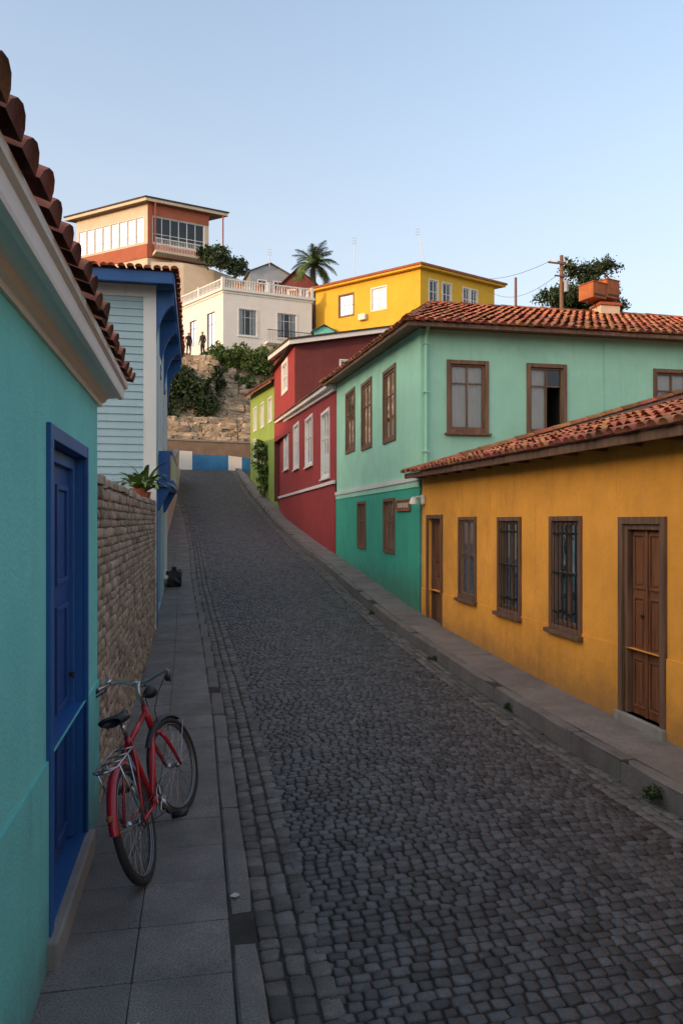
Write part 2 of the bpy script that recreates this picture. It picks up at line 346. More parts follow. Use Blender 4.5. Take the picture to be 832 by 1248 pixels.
def window(mb,F,o,fr,depth=.1,casing=0,cm=None,nv=1,nh=(),curtain=0,sill=False,bars=0,fw=.045,n=0.0,open_half=False,sillw=.05,ft=.055):
    a,b,c,d=o[:4]; D=n-depth
    ring(mb,F,a+.003,b-.003,c+.003,d-.003,fw,D,D+ft,fr)
    ia,ib,ic,id_=a+fw,b-fw,c+fw,d-fw
    cells=nv+1; gd=D+ft*.36
    for i in range(1,nv+1):
        u=ia+(ib-ia)*i/cells; mb.box(F,u-fw*.45,u+fw*.45,D+.004,D+ft*.9,ic,id_,fr)
    for hfrac in nh:
        z=ic+(id_-ic)*hfrac
        for i in range(cells):
            ua=ia+(ib-ia)*i/cells+(fw*.45 if i else 0); ub=ia+(ib-ia)*(i+1)/cells-(fw*.45 if i<cells-1 else 0)
            mb.box(F,ua,ub,D+.008,D+ft*.8,z-fw*.35,z+fw*.35,fr)
    if open_half:
        um=(ia+ib)/2; zt=ic+(id_-ic)*(nh[0] if nh else 1)
        mb.quad(F,[(ia,gd,ic),(um,gd,ic),(um,gd,id_),(ia,gd,id_)],GL)
        mb.quad(F,[(um,gd,zt),(ib,gd,zt),(ib,gd,id_),(um,gd,id_)],GL)
    else: mb.quad(F,[(ia,gd,ic),(ib,gd,ic),(ib,gd,id_),(ia,gd,id_)],GL)
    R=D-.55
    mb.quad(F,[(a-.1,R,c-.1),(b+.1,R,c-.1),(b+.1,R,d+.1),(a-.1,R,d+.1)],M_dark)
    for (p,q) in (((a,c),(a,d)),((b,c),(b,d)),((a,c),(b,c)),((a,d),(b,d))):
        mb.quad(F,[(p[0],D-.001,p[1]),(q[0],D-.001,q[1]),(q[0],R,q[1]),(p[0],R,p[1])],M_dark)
    if curtain:
        W=(b-a); segs=[(a,a+W*curtain*.5),(b-W*curtain*.5,b)] if curtain<1 else [(a,b)]
        if open_half: segs=[(a,a+W*.5)]
        for (s0,s1) in segs:
            k=max(6,int((s1-s0)/.02)); k=min(k,40)
            vs=[];
            for i in range(k+1):
                u=s0+(s1-s0)*i/k; nn=D-.03+.010*math.sin(i*1.25)+.005*math.sin(i*.5)
                vs+=[(u,nn,c),(u,nn,d)]
            mb.add(F,vs,[(2*i,2*i+2,2*i+3,2*i+1) for i in range(k)],M_curt)
    if casing:
        cm=cm or fr; w=casing
        mb.box(F,a-w,a,n-.02,n+.03,c-w,d+w,cm); mb.box(F,b,b+w,n-.02,n+.03,c-w,d+w,cm)
        mb.box(F,a,b,n-.02,n+.028,d,d+w,cm); mb.box(F,a,b,n-.02,n+.028,c-w,c,cm)
    if sill: mb.box(F,a-casing-.04,b+casing+.04,n-.01,n+.08,c-casing-sillw,c-casing-.002,cm or fr)
    for i in range(bars):
        u=a+(b-a)*(i+.5)/bars; mb.tube(F,[(u,n+.012,c),(u,n+.012,d)],.008,M_iron,6,False)
    if bars:
        for t in (.12,.5,.88): z=c+(d-c)*t; mb.box(F,a,b,n-.002,n+.006,z-.012,z+.012,M_iron)

def tile_face(mb,poly,mt,pitch=.18,course=.34,base=M_tbase,street=True):
    P=[Vector(p) for p in poly]; O=P[0]; U=(P[1]-P[0]).normalized(); 
    Nn=(P[1]-P[0]).cross(P[2]-P[1]).normalized()
    if Nn.z<0: Nn=-Nn
    V=Nn.cross(U); 
    if (P[2]-P[0]).dot(V)<0: V=-V
    T=S if street else I4
    F=T@Matrix(((U.x,V.x,Nn.x,O.x),(U.y,V.y,Nn.y,O.y),(U.z,V.z,Nn.z,O.z),(0,0,0,1)))
    mb.add(T,[tuple(p-Vector((0,0,.005))) for p in P],[tuple(range(len(P)))],base)
    uv=sorted([((p-O).dot(U),(p-O).dot(V)) for p in [P[0]]+P[:1:-1]+[P[1]]])
    us=[q[0] for q in uv]; vs_=[q[1] for q in uv]
    Lu=(P[1]-P[0]).length
    r=pitch*.40
    umin,umax=min(us),max(us)
    i0=int(math.floor(umin/pitch)); i1=int(math.ceil(umax/pitch))
    for i in range(i0,i1):
        u=(i+.5)*pitch
        if u<umin or u>umax: continue
        vm=float(np.interp(u,us,vs_)); v=-.04 if 0<=u<=Lu else 0
        j=0
        while v<vm-.05:
            v2=min(v+course*1.12,vm+.02); n=6
            ju=random.gauss(0,.007); jh=random.gauss(0,.005); sk=random.gauss(0,.007)
            vsx=[]
            for (vv,rr,hh) in ((v+random.gauss(0,.012),r*1.08,.035),(v2,r*.88,.012)):
                for q in range(n+1):
                    an=math.pi*q/n; vsx.append((u+ju+(sk if vv>v+.1 else 0)+rr*math.cos(an),vv,jh+hh+rr*.75*math.sin(an)-.012))
            fs=[(q,q+1,n+2+q,n+1+q) for q in range(n)]
            if j==0: fs.append(tuple(range(n+1)))
            mb.add(F,vsx,fs,mt)
            v+=course; j+=1
def ridge_tiles(mb,a,b,mt,r=.1,street=True):
    a=Vector(a);b=Vector(b); L=(b-a).length; t=(b-a).normalized(); x=t.cross(Vector((0,0,1))).normalized(); y=x.cross(t)
    if y.z<0: y=-y
    k=max(1,int(L/.36)); T=S if street else I4
    for i in range(k):
        p=a+t*(L*i/k)+y*random.gauss(0,.006); q=a+t*(L*(i+1)/k+.04); vs=[]
        for (c,rr) in ((p,r*1.1),(q,r*.92)):
            for s_ in range(7): an=math.pi*s_/6; vs.append(c+x*rr*math.cos(an)+y*(rr*math.sin(an)*.9))
        mb.add(T,vs,[(s_,s_+1,8+s_,7+s_) for s_ in range(6)]+[tuple(range(7))],mt)
def sbox(mb,x0,x1,ya,yb,za,zb,hh,mt,T=S):
    mb.add(T,[(x0,ya,za),(x1,ya,za),(x1,yb,zb),(x0,yb,zb),(x0,ya,za+hh),(x1,ya,za+hh),(x1,yb,zb+hh),(x0,yb,zb+hh)],[(3,2,1,0),(4,5,6,7),(0,1,5,4),(1,2,6,5),(2,3,7,6),(3,0,4,7)],mt)

# ================================================================ TURQUOISE HOUSE
h=root('turquoise_house')
F=frame((-.67,0,0),(0,1,0),(1,0,0))
mb=MB()
facade(mb,F,-5,5.30,.93,2.90,2.90,[(3.62,4.70,.93,2.40)],M_turq,depth=.11,rev=M_blue)
facade(mb,F,-5,5.312,-.3,.93,.93,[(3.62,4.70,.13,.9299)],M_turq2,depth=.122,n=.012,rev=M_blue)
mb.quad(F,[(-5,.012,.93),(5.312,.012,.93),(5.312,0,.93),(-5,0,.93)],M_turq2)
G=frame((0,5.30,0),(1,0,0),(0,1,0))
mb.quad(G,[(-6,0,-.3),(-.67,0,-.3),(-.67,0,2.90),(-3.3,0,4.0),(-6,0,2.9)],M_turq)
mb.quad(S,[(-6,-5,-.3),(-6,5.3,-.3),(-6,5.3,2.9),(-6,-5,2.9)],M_turq)
mb.quad(S,[(-6,-5,-.3),(-.67,-5,-.3),(-.67,-5,2.90),(-3.3,-5,4.0),(-6,-5,2.9)],M_turq)
mb.obj('walls',h)
mb=MB()
ring(mb,F,3.625,4.695,.14,2.395,.07,-.108,-.05,M_blue,False)
mb.box(F,3.545,3.62,-.01,.022,.10,2.47,M_blue); mb.box(F,3.62,4.70,-.01,.02,2.40,2.47,M_blue); mb.box(F,4.70,4.735,-.01,.022,.10,2.47,M_blue)
mb.box(F,3.60,4.72,-.16,-.082,.11,2.42,M_bluedoor)
for z0_,z1_ in ((.25,.85),(.97,1.55),(1.67,2.22)):
    for a_,b_ in ((3.77,4.12),(4.20,4.55)):
        ring(mb,F,a_,b_,z0_,z1_,.03,-.0825,-.065,M_bluedoor)
mb.tube(F,[(4.58,-.08,1.12),(4.58,-.04,1.12),(4.50,-.035,1.12)],.011,M_iron,8)
mb.obj('door',h,bevel=.004)
mb=MB(); mb.box(F,3.5,4.76,-.2,.06,-.2,.128,M_conc); mb.obj('doorstep',h,bevel=.012)
mb=MB()
pr=[(-.69,2.82),(-.655,2.82),(-.65,2.845),(-.63,2.855),(-.615,2.88),(-.60,2.885),(-.545,2.89),(-.54,2.875),(-.51,2.875),(-.505,2.89),(-.50,2.945),(-.48,2.955),(-.475,2.985),(-.69,3.03)]
mb.prof(S,pr,-5.1,5.42,M_white)
mb.obj('cornice',h)
mb=MB()
tile_face(mb,[(-.485,-5,2.985),(-.485,5.50,2.985),(-3.3,5.50,4.10),(-3.3,-5,4.10)],M_tiled,pitch=.19,course=.36)
tile_face(mb,[(-6.3,5.50,2.95),(-6.3,-5,2.95),(-3.3,-5,4.10),(-3.3,5.50,4.10)],M_tiled,pitch=.19,course=.36)
ridge_tiles(mb,(-3.3,-5,4.13),(-3.3,5.5,4.13),M_tiled)
mb.obj('roof',h,smooth=True)

# ================================================================ STONE WALL
w=root('stone_wall')
mb=MB(); mb.box(S,-.98,-.688,5.32,12.62,-.3,2.28,M_mortar); mb.obj('core',w)
ca=[];cb=[];ha=[];hb=[]
z=-.15
while z<2.24:
    hh=random.uniform(.06,.095); hh=min(hh,2.28-z) if 2.28-z>.05 else .05
    y=5.33-random.uniform(0,.1)
    while y<12.6:
        l=random.uniform(.10,.24); e=min(y+l,12.63)
        if e-max(y,5.33)>.05:
            yy0=max(y,5.33); ca.append((yy0+e)/2);cb.append(z+hh/2+random.gauss(0,.002));ha.append((e-yy0)/2-.006);hb.append(hh/2-.0055)
        y+=l
    z+=hh
n=len(ca)
stones('face_stones',ca,cb,ha,hb,rng.normal(.0,.006,n),lambda a,b,h_:((-.672+h_)*CS-a*SN,(-.672+h_)*SN+a*CS,b),M_wstone,w,r=.009,depth=.04,jit=.09,cut=.3,tilt=.06)
ca=[];cb=[];ha=[];hb=[];y=5.33
while y<12.6:
    l=random.uniform(.25,.45); ca.append(-.84);cb.append(y+l/2);ha.append(.175);hb.append(l/2-.005);y+=l
n=len(ca); stones('coping',ca,cb,ha,hb,rng.normal(2.345,.008,n),lambda a,b,h_:(a*CS-b*SN,a*SN+b*CS,h_),M_wstone,w,r=.02,depth=.065,jit=.05,cut=.2,tilt=.02)

# ================================================================ LIGHT BLUE HOUSE
h=root('light_blue_clapboard_house'); YE=18.4
mb=MB()
G=frame((0,12.72,0),(1,0,0),(0,-1,0))
def clap(mb,F,a,b,z0,z1,mt,p=.125):
    z=z0
    while z<z1:
        j=random.uniform(-.002,.002)
        mb.add(F,[(a,.0,z),(b,.0,z),(b,.022+j,z),(a,.022+j,z),(a,.004,min(z+p,z1)),(b,.004,min(z+p,z1))],[(0,1,2,3),(3,2,5,4)],mt)
        z+=p
clap(mb,G,-6.5,-.86,-.2,5.9,M_lblue)
Fs=frame((-.70,0,0),(0,1,0),(1,0,0))
wins=[(14.2,15.1,3.4,5.0),(16.5,17.4,3.4,5.0),(16.6,17.4,.9,2.2)]
facade(mb,Fs,12.72,YE,-.5,5.95,5.95,wins+[(14.3,15.2,.4,2.5)],M_lblue,depth=.1)
mb.quad(S,[(-.7,YE,-.5),(-6.5,YE,-.5),(-6.5,YE,5.95),(-.7,YE,5.95)],M_lblue)
mb.quad(S,[(-6.5,12.72,-.5),(-6.5,YE,-.5),(-6.5,YE,5.95),(-6.5,12.72,5.95)],M_lblue)
mb.quad(G,[(-6.5,-.01,-.5),(-.7,-.01,-.5),(-.7,-.01,5.95),(-6.5,-.01,5.95)],M_lblue)
mb.obj('walls',h)
mb=MB()
mb.box(G,-.87,-.665,-.02,.035,-.2,5.75,M_white); mb.box(Fs,12.76,12.92,0,.03,-.2,5.75,M_white)
mb.box(G,-6.5,-.665,.0,.04,5.75,5.95,M_white)
for o in wins: window(mb,Fs,o,M_white,depth=.06,casing=.09,cm=M_white,nv=1,nh=(.6,),curtain=.6,sill=True)
mb.box(Fs,14.3,15.2,-.08,-.03,.4,2.5,M_blue)
mb.obj('windows',h)
mb=MB(); XE=-.36
mb.box(S,-6.9,XE-.02,12.32,12.38,5.88,6.08,M_blue); mb.box(S,XE-.06,XE,12.38,YE+.3,5.88,6.08,M_blue)
mb.box(S,-6.9,XE-.06,12.38,YE+.3,5.955,5.985,M_blue)
for yb in (12.74,14.6,16.4,18.2):
    W_=XE-.03+.70
    pts=[(-.70,4.75),(-.66,4.75)]+[(-.70+W_*(1-math.cos(t*math.pi/2))+.02,4.8+.85*math.sin(t*math.pi/2)) for t in np.linspace(.05,1,8)]+[(XE-.03,5.9),(-.70,5.9)]
    mb.prof(S,pts,yb,yb+.1,M_blue)
mb.box(S,-.699,-.40,13.4,16.4,2.62,2.74,M_blue); mb.box(S,-.46,-.42,13.4,16.4,3.2,3.26,M_blue)
for i in range(22): yy=13.45+i*.137; mb.box(S,-.455,-.425,yy,yy+.05,2.74,3.2,M_lblue if i%2 else M_ylt)
mb.box(S,-.66,-.46,13.4,13.44,2.74,3.26,M_blue)
for yb in (13.5,16.2): mb.prof(S,[(-.70,2.2),(-.66,2.2),(-.44,2.62),(-.70,2.62)],yb,yb+.08,M_blue)
mb.box(Fs,12.93,13.0,0,.05,-.2,2.5,M_blue)
mb.obj('eaves_and_balcony',h,bevel=.006)
mb=MB(); YR=YE+.35
tile_face(mb,[(XE+.03,12.28,6.082),(XE+.03,YR,6.082),(-3.2,YR-2.9,6.6),(-3.2,15.2,6.6)],M_tile,pitch=.14)
tile_face(mb,[(-7,12.28,6.082),(XE+.03,12.28,6.082),(-3.2,15.2,6.6)],M_tile,pitch=.14)
tile_face(mb,[(-7,YR,6.082),(-7,12.28,6.082),(-3.2,15.2,6.6),(-3.2,YR-2.9,6.6)],M_tile,pitch=.14)
mb.quad(S,[(XE+.03,YR,6.08),(-7,YR,6.08),(-3.2,YR-2.9,6.59)],M_tile)
mb.obj('roof',h,smooth=True)
gw=root('garden_wall'); mb=MB()
sbox(mb,-1.3,-1.05,18.42,46,.2,3.9,2.4,M_cream); sbox(mb,-1.34,-1.01,18.42,46,2.602,6.302,.08,M_conc)
mb.obj('wall_body',gw)
h=root('cream_house'); mb=MB(); Fs=frame((-3.0,0,0),(0,1,0),(1,0,0))
ow=[(29+i*3.2,30+i*3.2,4.2+i*.3,5.7+i*.3) for i in range(5)]
facade(mb,Fs,27,46,.5,7.2,8.2,ow,M_cream); mb.quad(S,[(-9,27,0),(-3,27,0),(-3,27,7.2),(-9,27,7.2)],M_cream); mb.quad(S,[(-9,46,0),(-3,46,0),(-3,46,8.2),(-9,46,8.2)],M_cream)
for o in ow: window(mb,Fs,o,M_white,casing=.08,nh=(.6,))
mb.quad(S,[(-9.2,26.8,7.25),(-2.75,26.8,7.25),(-2.75,46.2,8.3),(-9.2,46.2,8.3)],M_asht); mb.obj('walls',h)

# ================================================================ OCHRE HOUSE
h=root('ochre_house'); F=frame((4.08,0,0),(0,1,0),(-1,0,0))
W1=(10.45,11.08,.87,2.03);W2=(8.90,9.53,.84,2.02);W3=(7.38,8.0,.83,2.02)
D1=(5.93,6.53,.17,1.99);D2=(12.0,12.72,.1,2.06); W0=(3.4,4.0,.83,2.02)
ez=lambda y:2.73+.0122*y
mb=MB()
facade(mb,F,-2.3,13.1,.80,ez(-2.3)+.07,ez(13.1)+.07,[W1,W2,W3,(*D1[:2],.80,D1[3]),(*D2[:2],.80,D2[3]),W0],M_ochre,depth=.14)
facade(mb,F,-2.3,13.11,-.4,.80,.80,[(*D1[:3],.7999),(*D2[:3],.7999)],M_ochre,depth=.152,n=.012)
mb.quad(F,[(-2.3,.012,.80),(13.11,.012,.80),(13.11,0,.80),(-2.3,0,.80)],M_ochre)
mb.quad(S,[(4.08,13.1,-.4),(14.5,13.1,-.4),(14.5,13.1,3.0),(9.6,13.1,4.4),(4.08,13.1,2.8)],M_ochre)
mb.quad(S,[(4.08,-2.3,-.4),(14.5,-2.3,-.4),(14.5,-2.3,3.0),(9.6,-2.3,4.4),(4.08,-2.3,2.7)],M_ochre)
mb.quad(S,[(14.5,-2.3,-.4),(14.5,13.1,-.4),(14.5,13.1,3.0),(14.5,-2.3,3.0)],M_ochre)
mb.obj('walls',h)
mb=MB()
window(mb,F,W1,M_wood2,depth=.03,casing=.055,nv=1,nh=(.55,),curtain=1,sill=True,ft=.03,fw=.035)
for o in (W2,W3,W0): window(mb,F,o,M_wood2,depth=.05,casing=.055,nv=1,nh=(.5,),sill=True,bars=6,curtain=.5,ft=.035)
mb.obj('windows',h,bevel=.003)
def wdoor(mb,F,o,mt,fr,depth=.12,cas=.07,leafs=2):
    a,b,c,d=o; ring(mb,F,a+.002,b-.002,c,d-.002,.05,-depth,-depth+.07,fr,False)
    mb.box(F,a-cas,a,-.02,.03,c-.04,d+cas,fr); mb.box(F,b,b+cas,-.02,.03,c-.04,d+cas,fr); mb.box(F,a,b,-.02,.028,d,d+cas,fr)
    ia,ib=a+.05,b-.05; mb.box(F,ia,ib,-depth-.02,-depth+.012,c,d-.05,mt)
    for (t0,t1) in ((.04,.3),(.34,.62),(.66,.95)):
        for k in range(leafs):
            p=ia+(ib-ia)*k/leafs+.03; q=ia+(ib-ia)*(k+1)/leafs-.03
            z0_=c+(d-c)*t0; z1_=c+(d-c)*t1
            ring(mb,F,p,q,z0_,z1_,.022,-depth+.0125,-depth+.028,mt)
            mb.box(F,p+.045,q-.045,-depth+.0125,-depth+.022,z0_+.045,z1_-.045,mt)
    um=(ia+ib)/2
    if leafs==2: mb.box(F,um-.018,um+.018,-depth+.0122,-depth+.032,c,d-.055,mt)
    mb.tube(F,[(um+.05,-depth+.01,c+.95),(um+.05,-depth+.05,c+.95)],[.008,.02],M_iron,8)
mb=MB(); wdoor(mb,F,D1,M_woodd,M_wood2,depth=.07); wdoor(mb,F,D2,M_woodd,M_wood2)
mb.obj('doors',h,bevel=.004)
mb=MB(); mb.box(F,5.85,6.62,-.15,.06,-.2,.17,M_conc); mb.obj('doorstep',h,bevel=.01)
mb=MB()
tile_face(mb,[(3.73,13.16,ez(13.16)),(3.73,-2.6,ez(-2.6)),(9.6,-2.6,4.5),(9.6,13.16,4.58)],M_tile,pitch=.165,course=.32)
mb.quad(S,[(9.6,13.16,4.58),(9.6,-2.6,4.5),(14.8,-2.6,3.0),(14.8,13.16,3.0)],M_tile)
ridge_tiles(mb,(9.6,-2.6,4.52),(9.6,13.1,4.60),M_tile)
ridge_tiles(mb,(3.73,13.12,ez(13.12)+.02),(9.6,13.12,4.61),M_tile,r=.075)
mb.obj('roof',h,smooth=True)
mb=MB()
sbox(mb,3.75,3.785,-2.6,13.14,ez(-2.6)-.095,ez(13.14)-.095,.09,M_wood2); sbox(mb,3.785,4.10,-2.6,13.14,ez(-2.6)-.03,ez(13.14)-.03,.02,M_wood2)
for i in range(26): yy=-2.2+i*.6; mb.box(S,3.786,4.06,yy,yy+.06,ez(yy)-.09,ez(yy)-.032,M_wood2)
mb.obj('eaves',h,bevel=.004)
l=root('wall_lamp'); mb=MB()
mb.box(F,12.9,13.05,.012,.05,2.33,2.5,M_white); mb.tube(F,[(12.97,.05,2.45),(12.97,.14,2.47),(12.97,.2,2.43)],.014,M_white,8)
mb.tube(F,[(12.97,.2,2.46),(12.97,.2,2.43),(12.97,.2,2.36),(12.97,.2,2.33)],[.03,.06,.085,.09],M_white,12)
mb.obj('lamp_body',l)

# ================================================================ MINT HOUSE
h=root('mint_house'); F=frame((4.08,0,0),(0,1,0),(-1,0,0)); G=frame((0,13.2,0),(1,0,0),(0,-1,0))
U1=(19.05,20.1,3.95,5.48);U2=(17.15,18.1,3.86,5.38);U3=(15.0,15.9,3.8,5.25)
L1=(17.7,18.5,1.4,2.45);L2=(15.0,15.8,1.4,2.44)
SW=[(4.66,5.34,3.75,4.97),(6.26,6.94,3.75,4.97),(8.95,9.65,3.75,4.97),(11,11.7,3.75,4.97)]
mb=MB()
facade(mb,F,13.2,21.6,2.8,5.62,6.12,[U1,U2,U3],M_mint)
facade(mb,F,13.17,21.61,-.2,2.8,2.8,[L1,L2],M_mint2,n=.02,depth=.12)
facade(mb,G,4.08,13,-.2,5.62,5.62,SW,M_mint)
mb.quad(S,[(4.08,21.6,0),(13,21.6,0),(13,21.6,5.62),(4.08,21.6,6.12)],M_mint); mb.quad(S,[(13,13.2,0),(13,21.6,0),(13,21.6,5.62),(13,13.2,5.62)],M_mint)
mb.obj('walls',h)
mb=MB()
for o in (U1,U2,U3): window(mb,F,o,M_wood,depth=.035,casing=.08,nv=1,nh=(.65,),sill=False,curtain=.5,ft=.035)
for o in (L1,L2): window(mb,F,o,M_wood,depth=.045,casing=.07,nv=1,nh=(.6,),n=.02,ft=.035)
for i,o in enumerate(SW): window(mb,G,o,M_wood,depth=.06,casing=.075,nv=1,nh=(.72,),curtain=1,sill=True,open_half=(i==1),sillw=.04,fw=.035,ft=.045)
mb.obj('windows',h,bevel=.003)
mb=MB()
mb.box(F,13.18,21.6,.0,.055,2.78,2.87,M_white)
mb.box(F,13.2,21.58,.001,.035,2.66,2.779,M_mint)
mb.tube(G,[(4.17,.05,5.5),(4.17,.05,2.9)],.035,M_mint,10); mb.tube(G,[(4.17,.05,5.5),(4.17,.2,5.62)],.035,M_mint,10)
for z in (3.3,4.4,5.3): mb.box(G,4.12,4.22,0,.1,z,z+.03,M_mint)
mb.tube(G,[(7.8,.012,4.0),(7.8,.012,5.56)],.008,M_mint,6); mb.box(G,7.74,7.86,.0,.05,3.85,4.0,M_white)
mb.obj('trim',h)
E1=(3.70,12.82,5.64);E2=(13.6,12.82,5.64);R1=(5.65,17.4,7.35);R2=(12.2,17.4,7.35);E3=(3.70,22.0,6.18);E4=(13.6,22.0,5.9)
mb=MB()
tile_face(mb,[E1,E2,R2,R1],M_tile,pitch=.175,course=.33)
tile_face(mb,[E3,E1,R1],M_tile,pitch=.175,course=.33)
mb.quad(S,[E3,E4,R2,R1],M_tile); mb.quad(S,[E2,E4,R2],M_tile)
ridge_tiles(mb,E1,R1,M_tile); ridge_tiles(mb,R1,R2,M_tile); ridge_tiles(mb,E2,R2,M_tile); ridge_tiles(mb,E3,R1,M_tile)
mb.obj('roof',h,smooth=True)
mb=MB()
mb.box(S,3.72,13.5,12.84,12.88,5.56,5.632,M_wood); mb.box(S,3.76,13.5,12.88,13.2,5.60,5.615,M_wood)
sbox(mb,3.72,3.76,12.88,22,5.56,6.08,.07,M_wood)
mb.quad(S,[(3.76,12.88,5.61),(4.09,12.88,5.61),(4.09,22,6.1),(3.76,22,6.1)],M_wood)
mb.obj('eaves',h)
mb=MB(); cx,cy=w2s(6.75,18.9)
C=S@Matrix.Translation((cx,cy,0))
mb.box(C,-.27,.27,-.22,.22,6.9,7.48,M_cream); mb.box(C,-.31,.31,-.26,.26,7.48,7.55,M_terra)
mb.obj('chimney',h,bevel=.01)
mb=MB(); C2=C@Matrix.Translation((-.16,0,0))@Matrix.Rotation(math.radians(18),4,'Z')
for (a,b,z0_,z1_) in ((-.50,-.03,7.62,8.0),(-.01,.44,7.68,8.14)):
    mb.box(C2,a,b,-.24,.24,z0_,z1_,M_rust); mb.box(C2,a-.02,b+.02,-.26,.26,z1_,z1_+.02,M_rust)
    mb.box(C2,a+.03,b-.03,-.25,-.241,z0_+.05,z0_+.10,M_dkroof)
    for q in (a+.05,b-.05): mb.box(C2,q-.015,q+.015,-.02,.02,7.5,z0_,M_iron)
mb.obj('chimney_cowl',h,bevel=.008)
s_=root('wooden_wall_sign'); mb=MB(); mb.box(F,13.75,14.75,.022,.05,2.22,2.45,M_wood)
ring(mb,F,13.75,14.75,2.22,2.45,.025,.0505,.06,M_terra)
for i in range(7): a=13.88+i*.11; mb.box(F,a,a+.06,.0505,.056,2.28+.01*(i%2),2.38,M_cream)
mb.obj('board',s_)

# ================================================================ RED HOUSE
h=root('red_house')
RW=[(22.85,24.2,3.5,5.5),(26.3,27.9,4.15,5.8),(29.9,31.4,4.3,6.0),(33.4,35.0,4.5,6.2)]
mb=MB()
facade(mb,F,21.65,36.9,3.2,6.1,7.0,RW,M_red)
facade(mb,F,21.65,36.9,.3,3.2,3.2,[],M_red,n=.03)
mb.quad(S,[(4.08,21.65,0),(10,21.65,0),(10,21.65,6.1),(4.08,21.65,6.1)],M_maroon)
mb.quad(S,[(4.0,21.65,6.1),(10,21.65,6.1),(10,36.9,7.0),(4.0,36.9,7.0)],M_tbase)
Fu=frame((4.12,31.5,0),(-.27,5.9,0),(-5.9,-.27,0)); Gu=frame((4.12,31.5,0),(1,0,0),(0,-1,0))
facade(mb,Fu,0,5.9,6,9.55,10.2,[(1.9,3.3,8.1,9.3)],M_red)
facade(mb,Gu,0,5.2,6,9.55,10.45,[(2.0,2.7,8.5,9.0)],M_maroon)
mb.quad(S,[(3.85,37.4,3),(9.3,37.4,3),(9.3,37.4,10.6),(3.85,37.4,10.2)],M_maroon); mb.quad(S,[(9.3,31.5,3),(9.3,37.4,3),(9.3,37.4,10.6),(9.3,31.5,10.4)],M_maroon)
mb.obj('walls',h)
mb=MB()
for o in RW: window(mb,F,o,M_white,depth=.05,casing=.10,nv=1,nh=(.6,),sill=True,ft=.04)
window(mb,Fu,(1.9,3.3,8.1,9.3),M_white,depth=.06,casing=.16,nv=1,nh=(.5,))
window(mb,Gu,(2.0,2.7,8.5,9.0),M_white,depth=.05,casing=.05,ft=.04)
mb.obj('windows',h)
mb=MB()
sbox(mb,3.98,4.078,21.62,37.0,5.90,6.80,.12,M_white); sbox(mb,3.84,4.1,21.58,37.1,6.021,6.921,.13,M_white); sbox(mb,3.78,4.12,21.55,37.1,6.152,7.052,.05,M_tbase)
sbox(mb,3.99,4.048,21.62,36.95,3.14,3.14,.10,M_white)
mb.box(Fu,-.25,6.2,-.1,.22,9.58,9.60,M_dkroof)
mb.add(S,[(3.85,31.2,9.53),(9.5,31.2,10.5),(9.5,37.6,10.8),(3.55,37.6,10.2),(3.85,31.2,9.72),(9.5,31.2,10.69),(9.5,37.6,11.0),(3.55,37.6,10.4)],[(3,2,1,0),(4,5,6,7),(0,1,5,4),(1,2,6,5),(2,3,7,6),(3,0,4,7)],M_white)
mb.add(S,[(3.8,31.15,9.725),(9.55,31.15,10.695),(9.55,37.65,11.005),(3.5,37.65,10.405),(3.8,31.15,9.79),(9.55,31.15,10.76),(9.55,37.65,11.07),(3.5,37.65,10.47)],[(3,2,1,0),(4,5,6,7),(0,1,5,4),(1,2,6,5),(2,3,7,6),(3,0,4,7)],M_dkroof)
mb.obj('cornices_and_roof',h)

# ================================================================ LIME HOUSE
h=root('lime_green_house'); Fl=frame((4.05,37.6,0),(-.75,8.9,0),(-8.9,-.75,0)); mb=MB()
LW=[(4.2,5.0,5.1,6.4),(6.7,7.5,5.6,6.9),(1.6,2.6,7.4,8.6),(4.1,5.1,7.4,8.7),(6.6,7.6,7.5,8.8)]
facade(mb,Fl,0,8.93,2.2,9.25,9.85,LW,M_lime)
mb.quad(S,[(4.05,37.6,2),(10,37.6,2),(10,37.6,9.3),(4.05,37.6,9.3)],M_lime); mb.quad(S,[(3.3,46.5,3),(10,46.5,3),(10,46.5,11),(3.3,46.5,9.85)],M_lime)
mb.obj('walls',h); mb=MB()
for o in LW: window(mb,Fl,o,M_white,depth=.06,casing=.07,ft=.04)
mb.obj('windows',h); mb=MB()
tile_face(mb,[(2.85,46.9,9.85),(3.7,37.5,9.2),(8,37.5,11.0),(8,46.9,11.5)],M_tile,pitch=.25,course=.4)
mb.add(S,[(2.9,46.9,9.72),(3.7,37.5,9.08),(3.7,37.5,9.2),(2.9,46.9,9.85)],[(0,1,2,3)],M_wood)
mb.obj('roof',h,smooth=True)

# ================================================================ RETAINING WALL + HILL STONES
w=root('retaining_wall'); mb=MB()
G=frame((0,50.6,0),(1,0,0),(0,-1,0))
mb.add(G,[(-9,0,4.8),(8,0,4.8),(8,0,7.25),(-9,0,7.65),(-9,-.4,4.8),(8,-.4,4.8),(8,-.4,7.25),(-9,-.4,7.65)],[(0,1,2,3),(7,6,5,4),(3,2,6,7),(0,3,7,4),(1,5,6,2)],M_concb)
mb.add(G,[(-9,.06,7.6),(8,.06,7.2),(8,.06,7.32),(-9,.06,7.72),(-9,-.46,7.6),(8,-.46,7.2),(8,-.46,7.32),(-9,-.46,7.72)],[(0,1,2,3),(3,2,6,7),(0,4,5,1),(7,6,5,4)],M_conc)
mb.quad(G,[(-.3,.006,5.4),(2.1,.006,5.4),(2.1,.006,6.45),(-.3,.006,6.5)],M_bluem)
mb.quad(G,[(2.1,.006,5.4),(3.0,.006,5.4),(3.0,.006,6.35),(2.1,.006,6.45)],M_white); mb.quad(G,[(-1.4,.006,5.4),(-.3,.006,5.4),(-.3,.006,6.7),(-1.4,.006,6.75)],M_white)
mb.quad(G,[(3.0,.006,5.4),(3.9,.006,5.4),(3.9,.006,6.25),(3.0,.006,6.35)],M_bluem)
